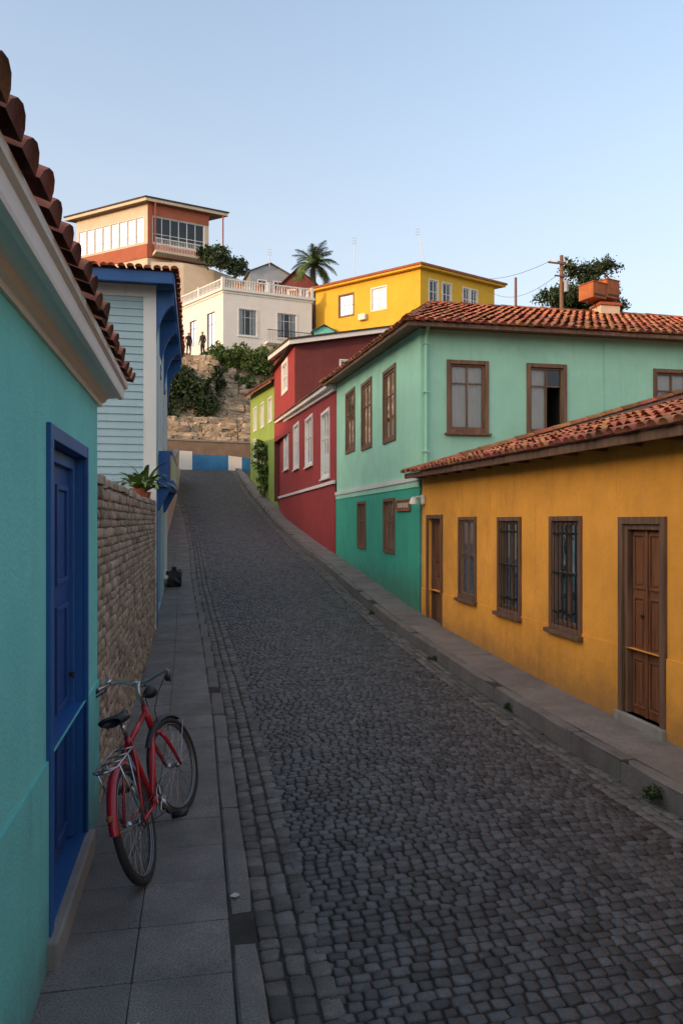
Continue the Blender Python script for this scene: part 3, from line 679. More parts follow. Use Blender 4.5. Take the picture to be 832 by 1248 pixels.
mb.obj('wall_body',w)
def rocks(name,parent,items,mt):
    g=np.linspace(-1,1,4); pts={};V0=[];Fc=[]
    def vid(p):
        k=tuple(np.round(p,3))
        if k not in pts: pts[k]=len(V0); V0.append(p)
        return pts[k]
    for ax in range(3):
        for sg in (-1,1):
            for i in range(3):
                for j in range(3):
                    q=[]
                    for (a,b) in ((i,j),(i+1,j),(i+1,j+1),(i,j+1)):
                        p=[0,0,0];p[ax]=sg;p[(ax+1)%3]=g[a];p[(ax+2)%3]=g[b];q.append(vid(p))
                    Fc.append(q if sg>0 else q[::-1])
    V0=np.array(V0);Fc=np.array(Fc); nv=len(V0)
    nn=V0/np.linalg.norm(V0,axis=1)[:,None]; V0=V0*.78+nn*.28
    A=[]
    for (c,s,rz) in items:
        v=V0+rng.normal(0,.09,V0.shape); v=v*np.array(s)
        cr,sr=math.cos(rz),math.sin(rz); v=np.stack([v[:,0]*cr-v[:,1]*sr,v[:,0]*sr+v[:,1]*cr,v[:,2]],1)
        A.append(v+np.array(c))
    n=len(items); loops=(Fc.ravel()[None,:]+nv*np.arange(n)[:,None]).ravel()
    return npmesh(name,np.concatenate(A),loops,np.arange(n*len(Fc))*4,mt,parent,False)
items=[]
for t in range(5):
    ys=51.4+t*1.62; zt=7.2+(ys-50.85)/8.65*7.8
    for row in range(5):
        x=-7.0+random.uniform(0,.4)
        while x<7.8:
            wd=random.choice([random.uniform(.3,.6),random.uniform(.6,1.25)]); hh=random.uniform(.17,.24)
            X,Y=s2w(x+wd/2,ys+random.uniform(-.10,.10)+row*.05)
            if random.random()<(.97 if row<4 else .7): items.append(((X,Y,zt-.15+row*.34+random.uniform(-.04,.04)),(wd*.50,.38,hh),TH+random.uniform(-.1,.1)))
            x+=wd
hr=root('stone_terraces'); rocks('terrace_stones',hr,items,M_rock)

def tz(X,Y): a,b=w2s(X,Y); return float(terr(a,b))
def bush(name,items,leaf,mt):
    r=root(name); foliage('foliage',r,items,leaf,mt)
    mb=MB()
    for c,rr,n in items:
        for k in range(3):
            a=random.uniform(0,6.28); mb.tube(I4,[(c[0]+.1*math.cos(a),c[1]+.1*math.sin(a),c[2]-rr[2]*1.1),(c[0]+rr[0]*.5*math.cos(a),c[1]+rr[1]*.5*math.sin(a),c[2]+rr[2]*.3)],[.05,.02],M_bark,5)
    mb.obj('stems',r); return r
bush('dark_shrub',[((-11.2,52.2,11.6),(1.6,1.0,1.3),3800),((-9.9,51.8,10.5),(1.5,.9,1.4),3400),((-12.2,51.6,9.9),(1.2,.9,1.4),2600),((-9.2,52.7,12.2),(1.1,.8,.9),1800),((-11.4,51.8,12.5),(1.2,.4,.6),1300)],.13,M_leafd)
bush('dark_shrub',[((-12.0,51.0,8.1),(1.1,.8,1.0),1900),((-10.6,51.2,7.9),(.7,.6,.6),900)],.12,M_leafd)
bush('hillside_shrub',[((-7.2,54.3,12.3),(.9,.5,.6),900),((-5.9,52.4,9.2),(.6,.4,.5),500),((-8.3,51.4,8.0),(.6,.4,.4),400),((-5.6,54.5,12.0),(.6,.4,.5),500)],.10,M_leaf)
hd=[]
for i in range(14):
    X=-10.0+i*.46; hd.append(((X,56.7+.05*i,14.6+.25*math.sin(i*1.7)),(.75,.6,.85),1100))
bush('hedge',hd,.11,M_leaf)
bush('hedge',[((-6.8+i*.5,55.6,13.9+.25*math.sin(i*2)),(.6,.55,1.0),1000) for i in range(7)],.11,M_leaf)
X,Y=s2w(3.5,40.6); bush('street_shrub',[((X,Y,5.0),(.45,.45,.8),900),((X-.1,Y+.1,5.9),(.4,.4,.6),700),((X+.1,Y,4.1),(.35,.35,.6),500)],.09,M_leaf)

# ================================================================ HILL HOUSES
def two_face(mb,c,R,Lv,sr,sl,z0,z1,mr,ml,opsR,opsL,dep=.12):
    Rv=Vector((*R,0)).normalized(); Lv=Vector((*Lv,0)).normalized(); c=Vector((*c,0))
    FR=frame(c,Rv,(Rv.y,-Rv.x,0),False); FL=frame(c,Lv,(-Lv.y,Lv.x,0),False)
    facade(mb,FR,0,sr,z0,z1,z1,opsR,mr,depth=dep); facade(mb,FL,0,sl,z0,z1,z1,opsL,ml,depth=dep)
    a=c+Rv*sr; b=c+Lv*sl; e=a+Lv*sl
    for p,q,m_ in ((a,e,ml),(b,e,mr)):
        mb.quad(I4,[(p.x,p.y,z0),(q.x,q.y,z0),(q.x,q.y,z1),(p.x,p.y,z1)],m_)
    return FR,FL,c,Rv,Lv
def slab(mb,c,Rv,Lv,sr,sl,o,z0,z1,mt,oR=None,oL=None):
    oR=o if oR is None else oR; oL=o if oL is None else oL
    p=[c-Rv*o-Lv*o, c+Rv*(sr+oR)-Lv*o, c+Rv*(sr+oR)+Lv*(sl+oL), c-Rv*o+Lv*(sl+oL)]
    mb.add(I4,[(q.x,q.y,z0) for q in p]+[(q.x,q.y,z1) for q in p],[(3,2,1,0),(4,5,6,7),(0,1,5,4),(1,2,6,5),(2,3,7,6),(3,0,4,7)],mt)
h=root('white_terrace_house'); mb=MB()
oR=[(1.35,2.9,17.8,20.0),(4.75,6.45,17.9,20.0)]; oL=[(1.3,2.5,16.6,19.9),(4.3,5.4,17.6,19.8)]
FR,FL,c,Rv,Lv=two_face(mb,(-9.92,62),(.926,.378),(-.667,.745),7.9,7.6,13.5,21.4,M_whites,M_whites,oR,oL)
mb.obj('walls',h); mb=MB()
for o in oR: window(mb,FR,o,M_white,depth=.1,casing=.1,nv=2,nh=(.7,),curtain=.5,sill=True)
for o in oL: window(mb,FL,o,M_wood,depth=.1,casing=.1,cm=M_white,nv=1,nh=(.7,))
mb.obj('windows',h); mb=MB()
slab(mb,c,Rv,Lv,7.9,7.6,.18,21.4,21.62,M_white)
slab(mb,c,Rv,Lv,7.9,7.6,.06,21.2,21.39,M_white)
for Fx,L_ in ((FR,7.9),(FL,7.6)):
    mb.box(Fx,-.05,L_+.05,-.04,.08,22.32,22.42,M_white)
    for i in range(int(L_/.22)): mb.tube(Fx,[(i*.22+.1,.02,21.62),(i*.22+.1,.02,21.8),(i*.22+.1,.02,22.0),(i*.22+.1,.02,22.32)],[.045,.06,.03,.045],M_white,6,False)
    for u in (0,L_/2,L_): mb.box(Fx,u-.12,u+.12,-.1,.14,21.62,22.5,M_white)
mb.box(FR,3.6,7.6,0,.9,17.15,17.3,M_white)
for i in range(28): mb.tube(FR,[(3.65+i*.145,.86,17.3),(3.65+i*.145,.86,18.25)],.014,M_iron,5,False)
mb.box(FR,3.6,7.62,.84,.88,18.25,18.3,M_iron)
mb.obj('balustrade_and_balcony',h)
mb=MB()
for (u,n_) in ((1.5,-1.2),(3.2,-1.0),(5.0,-1.2),(6.6,-1.1)):
    mb.box(FR,u,u+.5,n_-.5,n_,22.0,22.08,M_orng); mb.box(FR,u,u+.5,n_-.5,n_-.42,22.08,22.6,M_orng)
    for du in (.03,.45): mb.box(FR,u+du,u+du+.03,n_-.06,n_-.02,21.62,22.0,M_wood); mb.box(FR,u+du,u+du+.03,n_-.5,n_-.46,21.62,22.0,M_wood)
mb.obj('terrace_chairs',h)

h=root('hilltop_veranda_house'); mb=MB()
oR=[(.5,5.9,30.4,33.1)]; oL=[(.5+i*1.15,1.5+i*1.15,30.45,33.0) for i in range(8)]
FR,FL,c,Rv,Lv=two_face(mb,(-19.67,75),(.888,.46),(-.89,.456),6.4,9.9,30.2,34.35,M_cream,M_cream,oR,oL)
facade(mb,FL,0,9.9,28.8,30.2,30.2,[],M_terra,n=.06); facade(mb,FR,0,6.4,28.8,30.2,30.2,[],M_terra,n=.05)
facade(mb,FL,-.02,9.9,14,28.8,28.8,[(2.5,3.6,26.2,27.8),(6,7.1,26.2,27.8)],M_cream); facade(mb,FR,-.02,6.4,14,28.8,28.8,[(1.5,2.5,23,24.6)],M_cream)
mb.box(FR,0,.45,.0,.1,28.8,34.35,M_terra); mb.box(FR,.45,6.4,.0,.06,33.15,34.35,M_terra)
mb.obj('walls',h); mb=MB()
for o in oL: window(mb,FL,o,M_white,depth=.1,casing=.06,nv=1,nh=(.3,),fw=.09)
window(mb,FR,oR[0],M_white,depth=.1,casing=.06,nv=5,nh=(.35,),fw=.08)
for o in [(2.5,3.6,26.2,27.8),(6,7.1,26.2,27.8)]: window(mb,FL,o,M_white,casing=.08)
window(mb,FR,(1.5,2.5,23,24.6),M_white,casing=.08)
mb.obj('windows',h); mb=MB()
slab(mb,c,Rv,Lv,6.4,9.9,.7,34.36,34.65,M_cream,oR=1.5); slab(mb,c,Rv,Lv,6.4,9.9,.8,34.66,34.80,M_dkroof,oR=1.6)
slab(mb,c,Rv,Lv,6.4,9.9,.72,34.30,34.355,M_wood,oR=1.5)
mb.box(FR,.5,7.9,.1,1.5,29.0,29.25,M_cream)
for i in range(47): mb.tube(FR,[(.55+i*.16,1.45,29.25),(.55+i*.16,1.45,30.35)],.02,M_white,5,False)
mb.box(FR,.5,7.95,1.42,1.5,30.35,30.43,M_white)
for u in (.6,7.7): mb.box(FR,u,u+.12,.55,.67,29.25,34.3,M_terra)
mb.box(FR,1.2,2.0,.5,.9,29.25,30.0,M_orng); mb.box(FR,5.2,6.1,.5,.9,29.25,30.0,M_orng)
A=[(0,1.5),(3,2.6),(6,3.0),(9,2.4),(11.5,.4)]
for i in range(len(A)-1):
    p,q=A[i],A[i+1]; mb.quad(FR,[(p[0],p[1],14),(q[0],q[1],14),(q[0],q[1],27.9-.35*i),(p[0],p[1],27.9-.35*i+.35*(i>0))],M_cream)
mb.quad(FR,[(0,0,27.5),(11.5,-3,27.0)]+[(11.5,.4,26.6),(9,2.4,26.8),(6,3,27.1),(3,2.6,27.4),(0,1.5,27.6)],M_conc)
mb.obj('roof_balcony_terrace',h)
bush('terrace_shrub',[((-12.0,73.6,28.2),(1.6,1.2,1.1),2200),((-10.4,74,27.4),(1.3,1,.8),1500),((-13.5,74,28.9),(.9,.8,.8),900)],.16,M_leafd)

h=root('yellow_hill_house'); mb=MB()
oL=[(3.3,4.7,19.9,21.7),(6.65,8.1,19.9,21.7)]
oR=[(.95,1.85,20.0,21.8),(2.4,3.3,20.0,21.8),(4.7,5.4,20.0,21.8),(5.6,6.3,20.0,21.8)]
FR,FL,c,Rv,Lv=two_face(mb,(6.4,60),(.83,.557),(-.813,.582),8.4,10.7,13.5,22.55,M_yel,M_yel,oR,oL)
mb.obj('walls',h); mb=MB()
window(mb,FL,oL[0],M_white,casing=.12,nv=1,nh=(.5,),curtain=.6,fw=.08); window(mb,FL,oL[1],M_wood,casing=.12,nv=2,nh=(.5,),fw=.08)
for o in oR: window(mb,FR,o,M_white,casing=.1,nv=1,nh=(.5,),curtain=.4,fw=.08)
mb.obj('windows',h); mb=MB()
slab(mb,c,Rv,Lv,8.4,10.7,.45,22.56,22.72,M_yel,oR=.8); slab(mb,c,Rv,Lv,8.4,10.7,.55,22.725,22.9,M_asht,oR=.9)
mb.box(FR,6.9,9.9,.2,.24,19.9,19.95,M_iron)
for i in range(16): mb.tube(FR,[(6.95+i*.19,.22,19.0),(6.95+i*.19,.22,19.9)],.02,M_iron,5,False)
mb.box(FR,6.9,9.9,-.5,.3,18.8,19.0,M_cream)
mb.box(FL,5.2,5.9,.0,.35,19.2,19.7,M_white); mb.box(FR,3.7,4.3,.0,.35,19.4,19.85,M_white)
mb.obj('roof_railing_and_ac_units',h)

def smallhouse(name,x0,x1,y0,y1,z1,mt,roof,rise,wz,rot=0):
    h=root(name); mb=MB(); T=Matrix.Translation(((x0+x1)/2,y0,0))@Matrix.Rotation(rot,4,'Z')
    w=(x1-x0)/2; Fx=T@Matrix(((1,0,0,0),(0,-1,0,0),(0,0,1,0),(0,0,0,1)))
    ow=[(-w*.6,-w*.2,wz,wz+1.2),(w*.2,w*.6,wz,wz+1.2)]
    facade(mb,Fx,-w,w,13.5,z1,z1,ow,mt); D=y1-y0
    mb.quad(T,[(-w,0,13.5),(-w,D,13.5),(-w,D,z1),(-w,0,z1)],mt); mb.quad(T,[(w,0,13.5),(w,D,13.5),(w,D,z1),(w,0,z1)],mt)
    mb.quad(T,[(-w,D,13.5),(w,D,13.5),(w,D,z1),(-w,D,z1)],mt)
    mb.add(T,[(-w,0,z1),(w,0,z1),(0,0,z1+rise),(-w,D,z1),(w,D,z1),(0,D,z1+rise)],[(0,1,2),(3,5,4)],mt)
    mb.obj('walls',h); mb=MB()
    for o in ow: window(mb,Fx,o,M_white,casing=.08)
    mb.obj('windows',h); mb=MB()
    for sg in (-1,1):
        k=24
        for i in range(k):
            a,b=-.3+(D+.6)*i/k,-.3+(D+.6)*(i+1)/k; m_=(a+b)/2
            mb.quad(T,[(sg*(w+.3),a,z1-.1),(sg*(w+.3),m_,z1-.05),(0,m_,z1+rise+.1),(0,a,z1+rise+.05)],roof)
            mb.quad(T,[(sg*(w+.3),m_,z1-.05),(sg*(w+.3),b,z1-.1),(0,b,z1+rise+.05),(0,m_,z1+rise+.1)],roof)
    mb.obj('roof',h)
smallhouse('gray_metal_house',-8.9,-5.0,72,79,26.2,M_galv,M_galv,.9,24.2,rot=.3)
smallhouse('brown_cottage',-5.6,-2.6,69.5,75,24.4,M_maroon,M_asht,1.3,22.6,rot=-.25)
smallhouse('teal_cottage',-2.4,-.6,64.5,70,18.6,M_turq,M_galv,.5,17.0)
smallhouse('green_cottage',-.9,1.2,66,70,19.6,M_lime,M_tbase,.5,17.4)

# ================================================================ PALM, TREES
def palm(X,Y,zt):
    r=root('palm_tree'); mb=MB(); z0=tz(X,Y)-.2
    pts=[(X+.15*math.sin(t*3),Y,z0+(zt-z0)*t) for t in np.linspace(0,1,14)]
    mb.tube(I4,pts,[.26-.1*t+(.02 if i%2 else 0) for i,t in enumerate(np.linspace(0,1,14))],M_bark,9); mb.obj('trunk',r)
    V=[];top=Vector(pts[-1])
    for k in range(38):
        az=k*2.4+random.uniform(-.2,.2); el0=random.uniform(-.1,1.3); L_=random.uniform(2.1,2.8); el=el0
        d=Vector((math.cos(az),math.sin(az),0)); prev=top.copy(); seg=12
        for i in range(seg):
            t=i/seg; el=el0-1.9*t*(.6+.4*(1-el0/1.4)); dr=d*math.cos(el)+Vector((0,0,math.sin(el))); q=prev+dr*(L_/seg)
            side=dr.cross(Vector((0,0,1))).normalized() if abs(dr.z)<.98 else Vector((1,0,0))
            V+=[prev+side*.02,q+side*.02,q-side*.02,prev-side*.02]
            ll=.62*math.sin(math.pi*min(.97,t*.85+.12))
            for sg in (-1,1):
                for m_ in (0,.33,.66):
                    b=prev.lerp(q,m_); tip=b+side*sg*ll*.85+dr*ll*.5+Vector((0,0,-ll*.35*random.uniform(.4,1.2))); w_=dr*.035
                    V+=[b-w_,b+w_,tip+w_*.2,tip-w_*.2]
            prev=q
    V=np.array([tuple(v) for v in V]); n=len(V)//4
    npmesh('fronds',V,np.arange(4*n),np.arange(n)*4,M_leaf,r,False)
palm(-2.55,66.5,25.1)
def tree(name,X,Y,zc,rx,rz,mt):
    r=root(name); mb=MB(); z0=tz(X,Y)-.2
    mb.tube(I4,[(X,Y,z0),(X+.1,Y,(z0+zc)/2),(X,Y,zc+rz*.6)],[.32,.24,.05],M_bark,9)
    bl=[]
    for k in range(30):
        a=random.uniform(0,6.28); t=random.uniform(-1,1); rr=rx*math.sqrt(max(.05,1-t*t*.8))*random.uniform(.25,.95)
        e=(X+rr*math.cos(a),Y+rr*math.sin(a),zc+rz*t*.85); mb.tube(I4,[(X,Y,e[2]-.7),(e[0]*.6+X*.4,e[1]*.6+Y*.4,e[2]-.25),e],[.08,.05,.015],M_bark,6)
        bl.append((e,(rx*.32,rx*.32,rz*.22),600))
    mb.obj('trunk',r); foliage('foliage',r,bl,.10,mt,clump=20,cr=.6)
tree('pine_tree',14.6,44.5,15.7,2.5,1.8,M_leafd)

# ================================================================ POLES, WIRES, ANTENNAS
p=root('utility_pole'); mb=MB(); X,Y=11.9,40; z0=tz(X,Y); PT=Matrix.Translation((X,Y,0))@Matrix.Rotation(.3,4,'Z')
mb.tube(I4,[(X,Y,z0-.3),(X,Y,16.4)],[.15,.10],M_wood,8)
mb.box(PT,-.9,.35,-.14,-.09,15.87,15.96,M_wood)
mb.box(PT,-.5,.3,-.14,-.09,15.2,15.28,M_wood)
for u in (-.8,-.4,.25): mb.tube(PT,[(u,-.13,15.96),(u,-.13,16.10)],[.03,.04],M_white,8)
mb.tube(I4,[(X+.22,Y-.1,14.4),(X+.22,Y-.1,15.0)],.12,M_galv,10)
mb.obj('pole',p); mb=MB()
def wire(mb,a,b,sag,r=.012):
    a=Vector(a);b=Vector(b); mb.tube(I4,[a.lerp(b,t)-Vector((0,0,sag*4*t*(1-t))) for t in np.linspace(0,1,16)],r,M_blk,5,False)
wire(mb,(X-.7,Y-.3,16.0),(9.0,60.5,22.5),.8); wire(mb,(X-.3,Y,15.3),(12.8,65,22.4),.9)
mb.obj('wires',p)
p=root('wooden_pole'); mb=MB(); X,Y=10.6,45; mb.tube(I4,[(X,Y,tz(X,Y)-.2),(X,Y,16.85)],[.12,.08],M_wood,8); mb.obj('pole',p)
def antenna(X,Y,z0,z1,tx=0):
    p=root('antenna'); mb=MB(); mb.tube(I4,[(X,Y,z0),(X+tx,Y,z1)],.025,M_steel,6)
    for k in range(3): z=z1-.25*k-.1; mb.tube(I4,[(X+tx-.2,Y,z),(X+tx+.2,Y,z)],.012,M_steel,5)
    mb.obj('mast',p)
antenna(1.15,66,22.8,27.4); antenna(7.9,66,22.9,28.2,-1.1); antenna(-6.9,71,26.4,28.2)

# ================================================================ PEOPLE
def person(X,Y,z,face,hgt,jack):
    r=root('person'); k=hgt/1.75
    J={'pel':(0,0,.96,.13),'sp':(0,.01,1.14,.115),'ch':(0,0,1.33,.14),'nk':(0,0,1.47,.06),'hb':(0,-.01,1.55,.07),'hd':(0,-.02,1.63,.095),'ht':(0,-.01,1.71,.065),
       'sl':(.17,0,1.41,.07),'el':(.23,.03,1.14,.05),'wl':(.24,-.08,.92,.035),'sr':(-.17,0,1.41,.07),'er':(-.24,.03,1.15,.05),'wr':(-.22,-.1,.95,.035),
       'hl':(.09,0,.90,.10),'kl':(.11,-.03,.5,.07),'al':(.12,.02,.1,.045),'tl':(.14,-.13,.045,.035),
       'hr':(-.09,0,.90,.10),'kr':(-.10,.0,.5,.07),'ar':(-.12,.05,.1,.045),'tr':(-.15,-.1,.045,.035)}
    names=list(J); E=[('pel','sp'),('sp','ch'),('ch','nk'),('nk','hb'),('hb','hd'),('hd','ht'),('ch','sl'),('sl','el'),('el','wl'),('ch','sr'),('sr','er'),('er','wr'),('pel','hl'),('hl','kl'),('kl','al'),('al','tl'),('pel','hr'),('hr','kr'),('kr','ar'),('ar','tr')]
    me=bpy.data.meshes.new('tmp'); me.from_pydata([J[n_][:3] for n_ in names],[(names.index(a),names.index(b)) for a,b in E],[])
    o=bpy.data.objects.new('tmp',me); scene.collection.objects.link(o)
    o.modifiers.new('s','SKIN')
    for i,n_ in enumerate(names): me.skin_vertices[0].data[i].radius=(J[n_][3],J[n_][3]*.8)
    me.skin_vertices[0].data[0].use_root=True
    ss=o.modifiers.new('ss','SUBSURF'); ss.levels=2; ss.render_levels=2
    dg=bpy.context.evaluated_depsgraph_get(); em=bpy.data.meshes.new_from_object(o.evaluated_get(dg)); bpy.data.objects.remove(o)
    for m_ in (jack,M_jean,M_skin,M_hair,M_blk): em.materials.append(m_)
    for p_ in em.polygons:
        c_=p_.center; p_.use_smooth=True
        mi=0
        if c_.z<.1: mi=4
        elif c_.z<.93 and abs(c_.x)<.2: mi=1
        elif c_.z<.96 and abs(c_.x)>=.19: mi=2
        if c_.z>1.49: mi=2
        if c_.z>1.56 and (c_.y>-.035 or c_.z>1.69): mi=3
        p_.material_index=mi
    T=Matrix.Translation((X,Y,z))@Matrix.Rotation(face,4,'Z')@Matrix.Scale(k,4)
    em.transform(T); b=bpy.data.objects.new('body',em); scene.collection.objects.link(b); b.parent=r
    mb=MB()
    for sg,(wx,wy,wz) in ((1,J['wl'][:3]),(-1,J['wr'][:3])):
        mb.tube(T,[(wx,wy,wz),(wx,wy-.02,wz-.05),(wx,wy-.03,wz-.09)],[.022,.032,.03],M_skin,8)
        for f in range(4):
            y_=wy-.055+.019*f; ln=(.06,.075,.07,.052)[f]
            mb.tube(T,[(wx,y_,wz-.085),(wx-sg*.006,y_,wz-.085-ln*.5),(wx-sg*.022,y_,wz-.085-ln)],[.0095,.009,.007],M_skin,6)
        mb.tube(T,[(wx,wy-.045,wz-.04),(wx-sg*.01,wy-.075,wz-.065),(wx-sg*.015,wy-.08,wz-.10)],[.012,.011,.008],M_skin,6)
    mb.tube(T,[(0,-.10,1.655),(0,-.125,1.625),(0,-.105,1.61)],[.008,.014,.01],M_skin,6)
    for sx_ in (-.032,.032): mb.tube(T,[(sx_-.009,-.100,1.655),(sx_+.009,-.100,1.655)],.006,M_hair,6)
    mb.tube(T,[(-.022,-.096,1.585),(.022,-.096,1.585)],.005,M_terra,6)
    for sx_ in (-.082,.082): mb.tube(T,[(sx_,0,1.665),(sx_*1.08,.008,1.64),(sx_,0,1.605)],[.01,.014,.008],M_skin,6)
    mb.obj('hands_and_face',r,smooth=True)
lz=13.75
person(-10.95,53.0,lz,.5,1.84,M_jack2); person(-9.95,53.0,lz,-.5,1.92,M_jack)
lg=root('lookout_ledge'); it=[]
for r_ in range(13):
    x=-12.3
    while x<-9.2:
        wd=random.uniform(.35,.8); it.append(((x+wd/2,52.4+random.uniform(-.05,.05),lz-.2-r_*.36),(wd*.52,.3,.2),random.uniform(-.1,.1))); x+=wd
rocks('facing_stones',lg,it,M_rock)
mb=MB(); mb.box(I4,-12.3,-9.1,52.4,58.5,9,lz,M_rock); mb.obj('platform',lg,bevel=.05)

# ================================================================ BICYCLE
b=root('bicycle')
B=S@Matrix.Translation((-.26,4.27,.012))@Matrix.Rotation(math.radians(90-9),4,'Z')@Matrix.Rotation(math.radians(-15.5),4,'X')
ST=B@Matrix.Translation((.80,0,0))@Matrix.Rotation(math.radians(-15),4,'Z')@Matrix.Translation((-.80,0,0))
WR=.325
def circ(cx,cz,r,n=48,a0=0,a1=2*math.pi,y=0,closed=True): 
    m_=n if closed else n+1
    return [(cx+r*math.cos(a0+(a1-a0)*i/n),y,cz+r*math.sin(a0+(a1-a0)*i/n)) for i in range(m_)]
def wheel(mb,T,cx,cz):
    mb.tube(T,circ(cx,cz,WR-.02),.022,M_rub,10,closed=True)
    for y_ in (-.011,.011): mb.tube(T,circ(cx,cz,WR-.045,y=y_),.006,M_steel,6,closed=True)
    mb.tube(T,circ(cx,cz,WR-.048),.009,M_steel,6,closed=True)
    mb.tube(T,[(cx,-.05,cz),(cx,-.03,cz),(cx,-.029,cz),(cx,.029,cz),(cx,.03,cz),(cx,.05,cz)],[.012,.024,.017,.017,.024,.012],M_chr,12)
    for i in range(32):
        a=2*math.pi*i/32; y_=.026*(1 if i%2 else -1); off=.55*(1 if (i//2)%2 else -1)
        mb.tube(T,[(cx+.02*math.cos(a+off*2),y_,cz+.02*math.sin(a+off*2)),(cx+(WR-.05)*math.cos(a),0,cz+(WR-.05)*math.sin(a))],.0013,M_chr,4,False)
FWX=.96
mb=MB(); wheel(mb,B,0,WR); mb.obj('rear_wheel',b,smooth=True)
mb=MB(); wheel(mb,ST,FWX,WR); mb.obj('front_wheel',b,smooth=True)
mb=MB()
BBp=(.43,0,.285); stop=(.285,0,.74); hb_=(.845,0,.60); ht_=(.795,0,.80)
mb.tube(B,[BBp,stop],.0185,M_redp,12); mb.tube(B,[BBp,(.835,0,.635)],.0215,M_redp,12); mb.tube(B,[(.30,0,.70),(.803,0,.765)],.0175,M_redp,12)
mb.tube(B,[hb_,ht_],.0225,M_redp,12)
for sg in (-1,1):
    mb.tube(B,[(.40,sg*.025,.285),(.25,sg*.045,.30),(0,sg*.058,WR)],.0105,M_redp,8)
    mb.tube(B,[(.288,sg*.016,.71),(.2,sg*.04,.58),(0,sg*.058,WR)],.0085,M_redp,8)
mb.tube(B,[(.43,-.04,.285),(.43,.04,.285)],.024,M_redp,12)
mb.obj('frame',b,smooth=True); mb=MB()
for sg in (-1,1): mb.tube(ST,[(.85,sg*.03,.595),(.86,sg*.052,.56),(.90,sg*.056,.47),(FWX,sg*.056,WR)],[.014,.015,.013,.009],M_redp,10)
mb.tube(ST,[(.85,-.04,.598),(.85,.04,.598)],.016,M_redp,10); mb.obj('fork',b,smooth=True)
def fender(mb,T,cx,cz,r,a0,a1,w,mt,n=26):
    vs=[];sec=[(-1,-.012),(-.6,.004),(0,.010),(.6,.004),(1,-.012)]
    for i in range(n+1):
        a=a0+(a1-a0)*i/n
        for (s1,dr) in sec: vs.append((cx+(r+dr)*math.cos(a),s1*w,cz+(r+dr)*math.sin(a)))
    k=len(sec); mb.add(T,vs,[(i*k+j,i*k+j+1,(i+1)*k+j+1,(i+1)*k+j) for i in range(n) for j in range(k-1)],mt)
mb=MB(); fender(mb,B,0,WR,WR+.018,math.radians(60),math.radians(168),.026,M_redp)
for sg in (-1,1): mb.tube(B,[(0,sg*.055,WR),(-.33,sg*.03,WR+.08)],.0028,M_chr,5,False)
mb.tube(B,[(-.325,0,.485),(-.342,0,.492)],[.018,.016],M_rust,12)
mb.obj('rear_fender',b,smooth=True)
mb=MB(); fender(mb,ST,FWX,WR,WR+.018,math.radians(45),math.radians(140),.024,M_blk)
for sg in (-1,1): mb.tube(ST,[(FWX,sg*.055,WR),(FWX+.24,sg*.028,WR+.24)],.0028,M_chr,5,False)
mb.obj('front_fender',b,smooth=True)
mb=MB()
for sg in (-1,1):
    mb.tube(B,[(.27,sg*.03,.70),(.18,sg*.06,.705),(-.20,sg*.065,.705),(-.25,sg*.03,.705)],.0055,M_chr,6)
    for xx in (-.16,.02): mb.tube(B,[(xx,sg*.065,.702),(0,sg*.062,WR)],.0045,M_chr,6)
for xx in (-.2,-.08,.04,.16): mb.tube(B,[(xx,-.063,.705),(xx,.063,.705)],.0045,M_chr,6)
mb.tube(B,[(-.25,-.03,.705),(-.25,.03,.705)],.0055,M_chr,6)
mb.obj('rack',b,smooth=True)
mb=MB(); mb.tube(B,[stop,(.262,0,.84)],.0125,M_chr,10)
secs=[(.09,.055,.885,.03),(.12,.088,.89,.035),(.18,.09,.882,.035),(.25,.06,.875,.03),(.32,.032,.872,.026),(.38,.022,.872,.022),(.405,.012,.868,.014)]
vs=[];nn_=12
for (x_,w_,z_,t_) in secs:
    for j in range(nn_):
        a=2*math.pi*j/nn_; vs.append((x_,w_*math.cos(a),z_+t_*(.75 if math.sin(a)>0 else 1)*math.sin(a)))
fs=[(i*nn_+j,i*nn_+(j+1)%nn_,(i+1)*nn_+(j+1)%nn_,(i+1)*nn_+j) for i in range(len(secs)-1) for j in range(nn_)]+[tuple(range(nn_)),tuple((len(secs)-1)*nn_+j for j in range(nn_))]
mb.add(B,vs,fs,M_blk)
for sg in (-1,1):
    mb.tube(B,[(.38,sg*.01,.855),(.26,sg*.025,.838),(.13,sg*.045,.845)],.004,M_chr,6)
    mb.tube(B,[(.125+.015*math.cos(t*1.3),sg*.05+.015*math.sin(t*1.3),.80+.011*t) for t in range(8)],.003,M_chr,5)
mb.obj('saddle',b,smooth=True)
mb=MB()
mb.tube(ST,[ht_,(.785,0,.90),(.80,0,.945),(.835,0,.955)],[.013,.013,.014,.015],M_chr,10)
for sg in (-1,1):
    mb.tube(ST,[(.835,0,.955),(.84,sg*.07,.958),(.855,sg*.15,.985),(.83,sg*.215,.995),(.76,sg*.262,.985),(.70,sg*.285,.975)],.0115,M_chr,10)
    mb.tube(ST,[(.745,sg*.268,.983),(.66,sg*.298,.968)],.0185,M_blk,10)
    mb.tube(ST,[(.80,sg*.235,.975),(.79,sg*.245,.955),(.70,sg*.29,.94)],.006,M_blk,6)
    mb.tube(ST,[(.81,sg*.23,.985),(.89,sg*.19,.985),(.94,sg*.12,.93),(.93,sg*.05,.84),(.88,sg*.02,.74),(.86,sg*.03,.66)],.0032,M_blk,5)
mb.tube(ST,[(.79,.2,1.0),(.79,.2,1.025),(.79,.2,1.03)],[.02,.022,.008],M_chr,10)
mb.obj('handlebar',b,smooth=True)
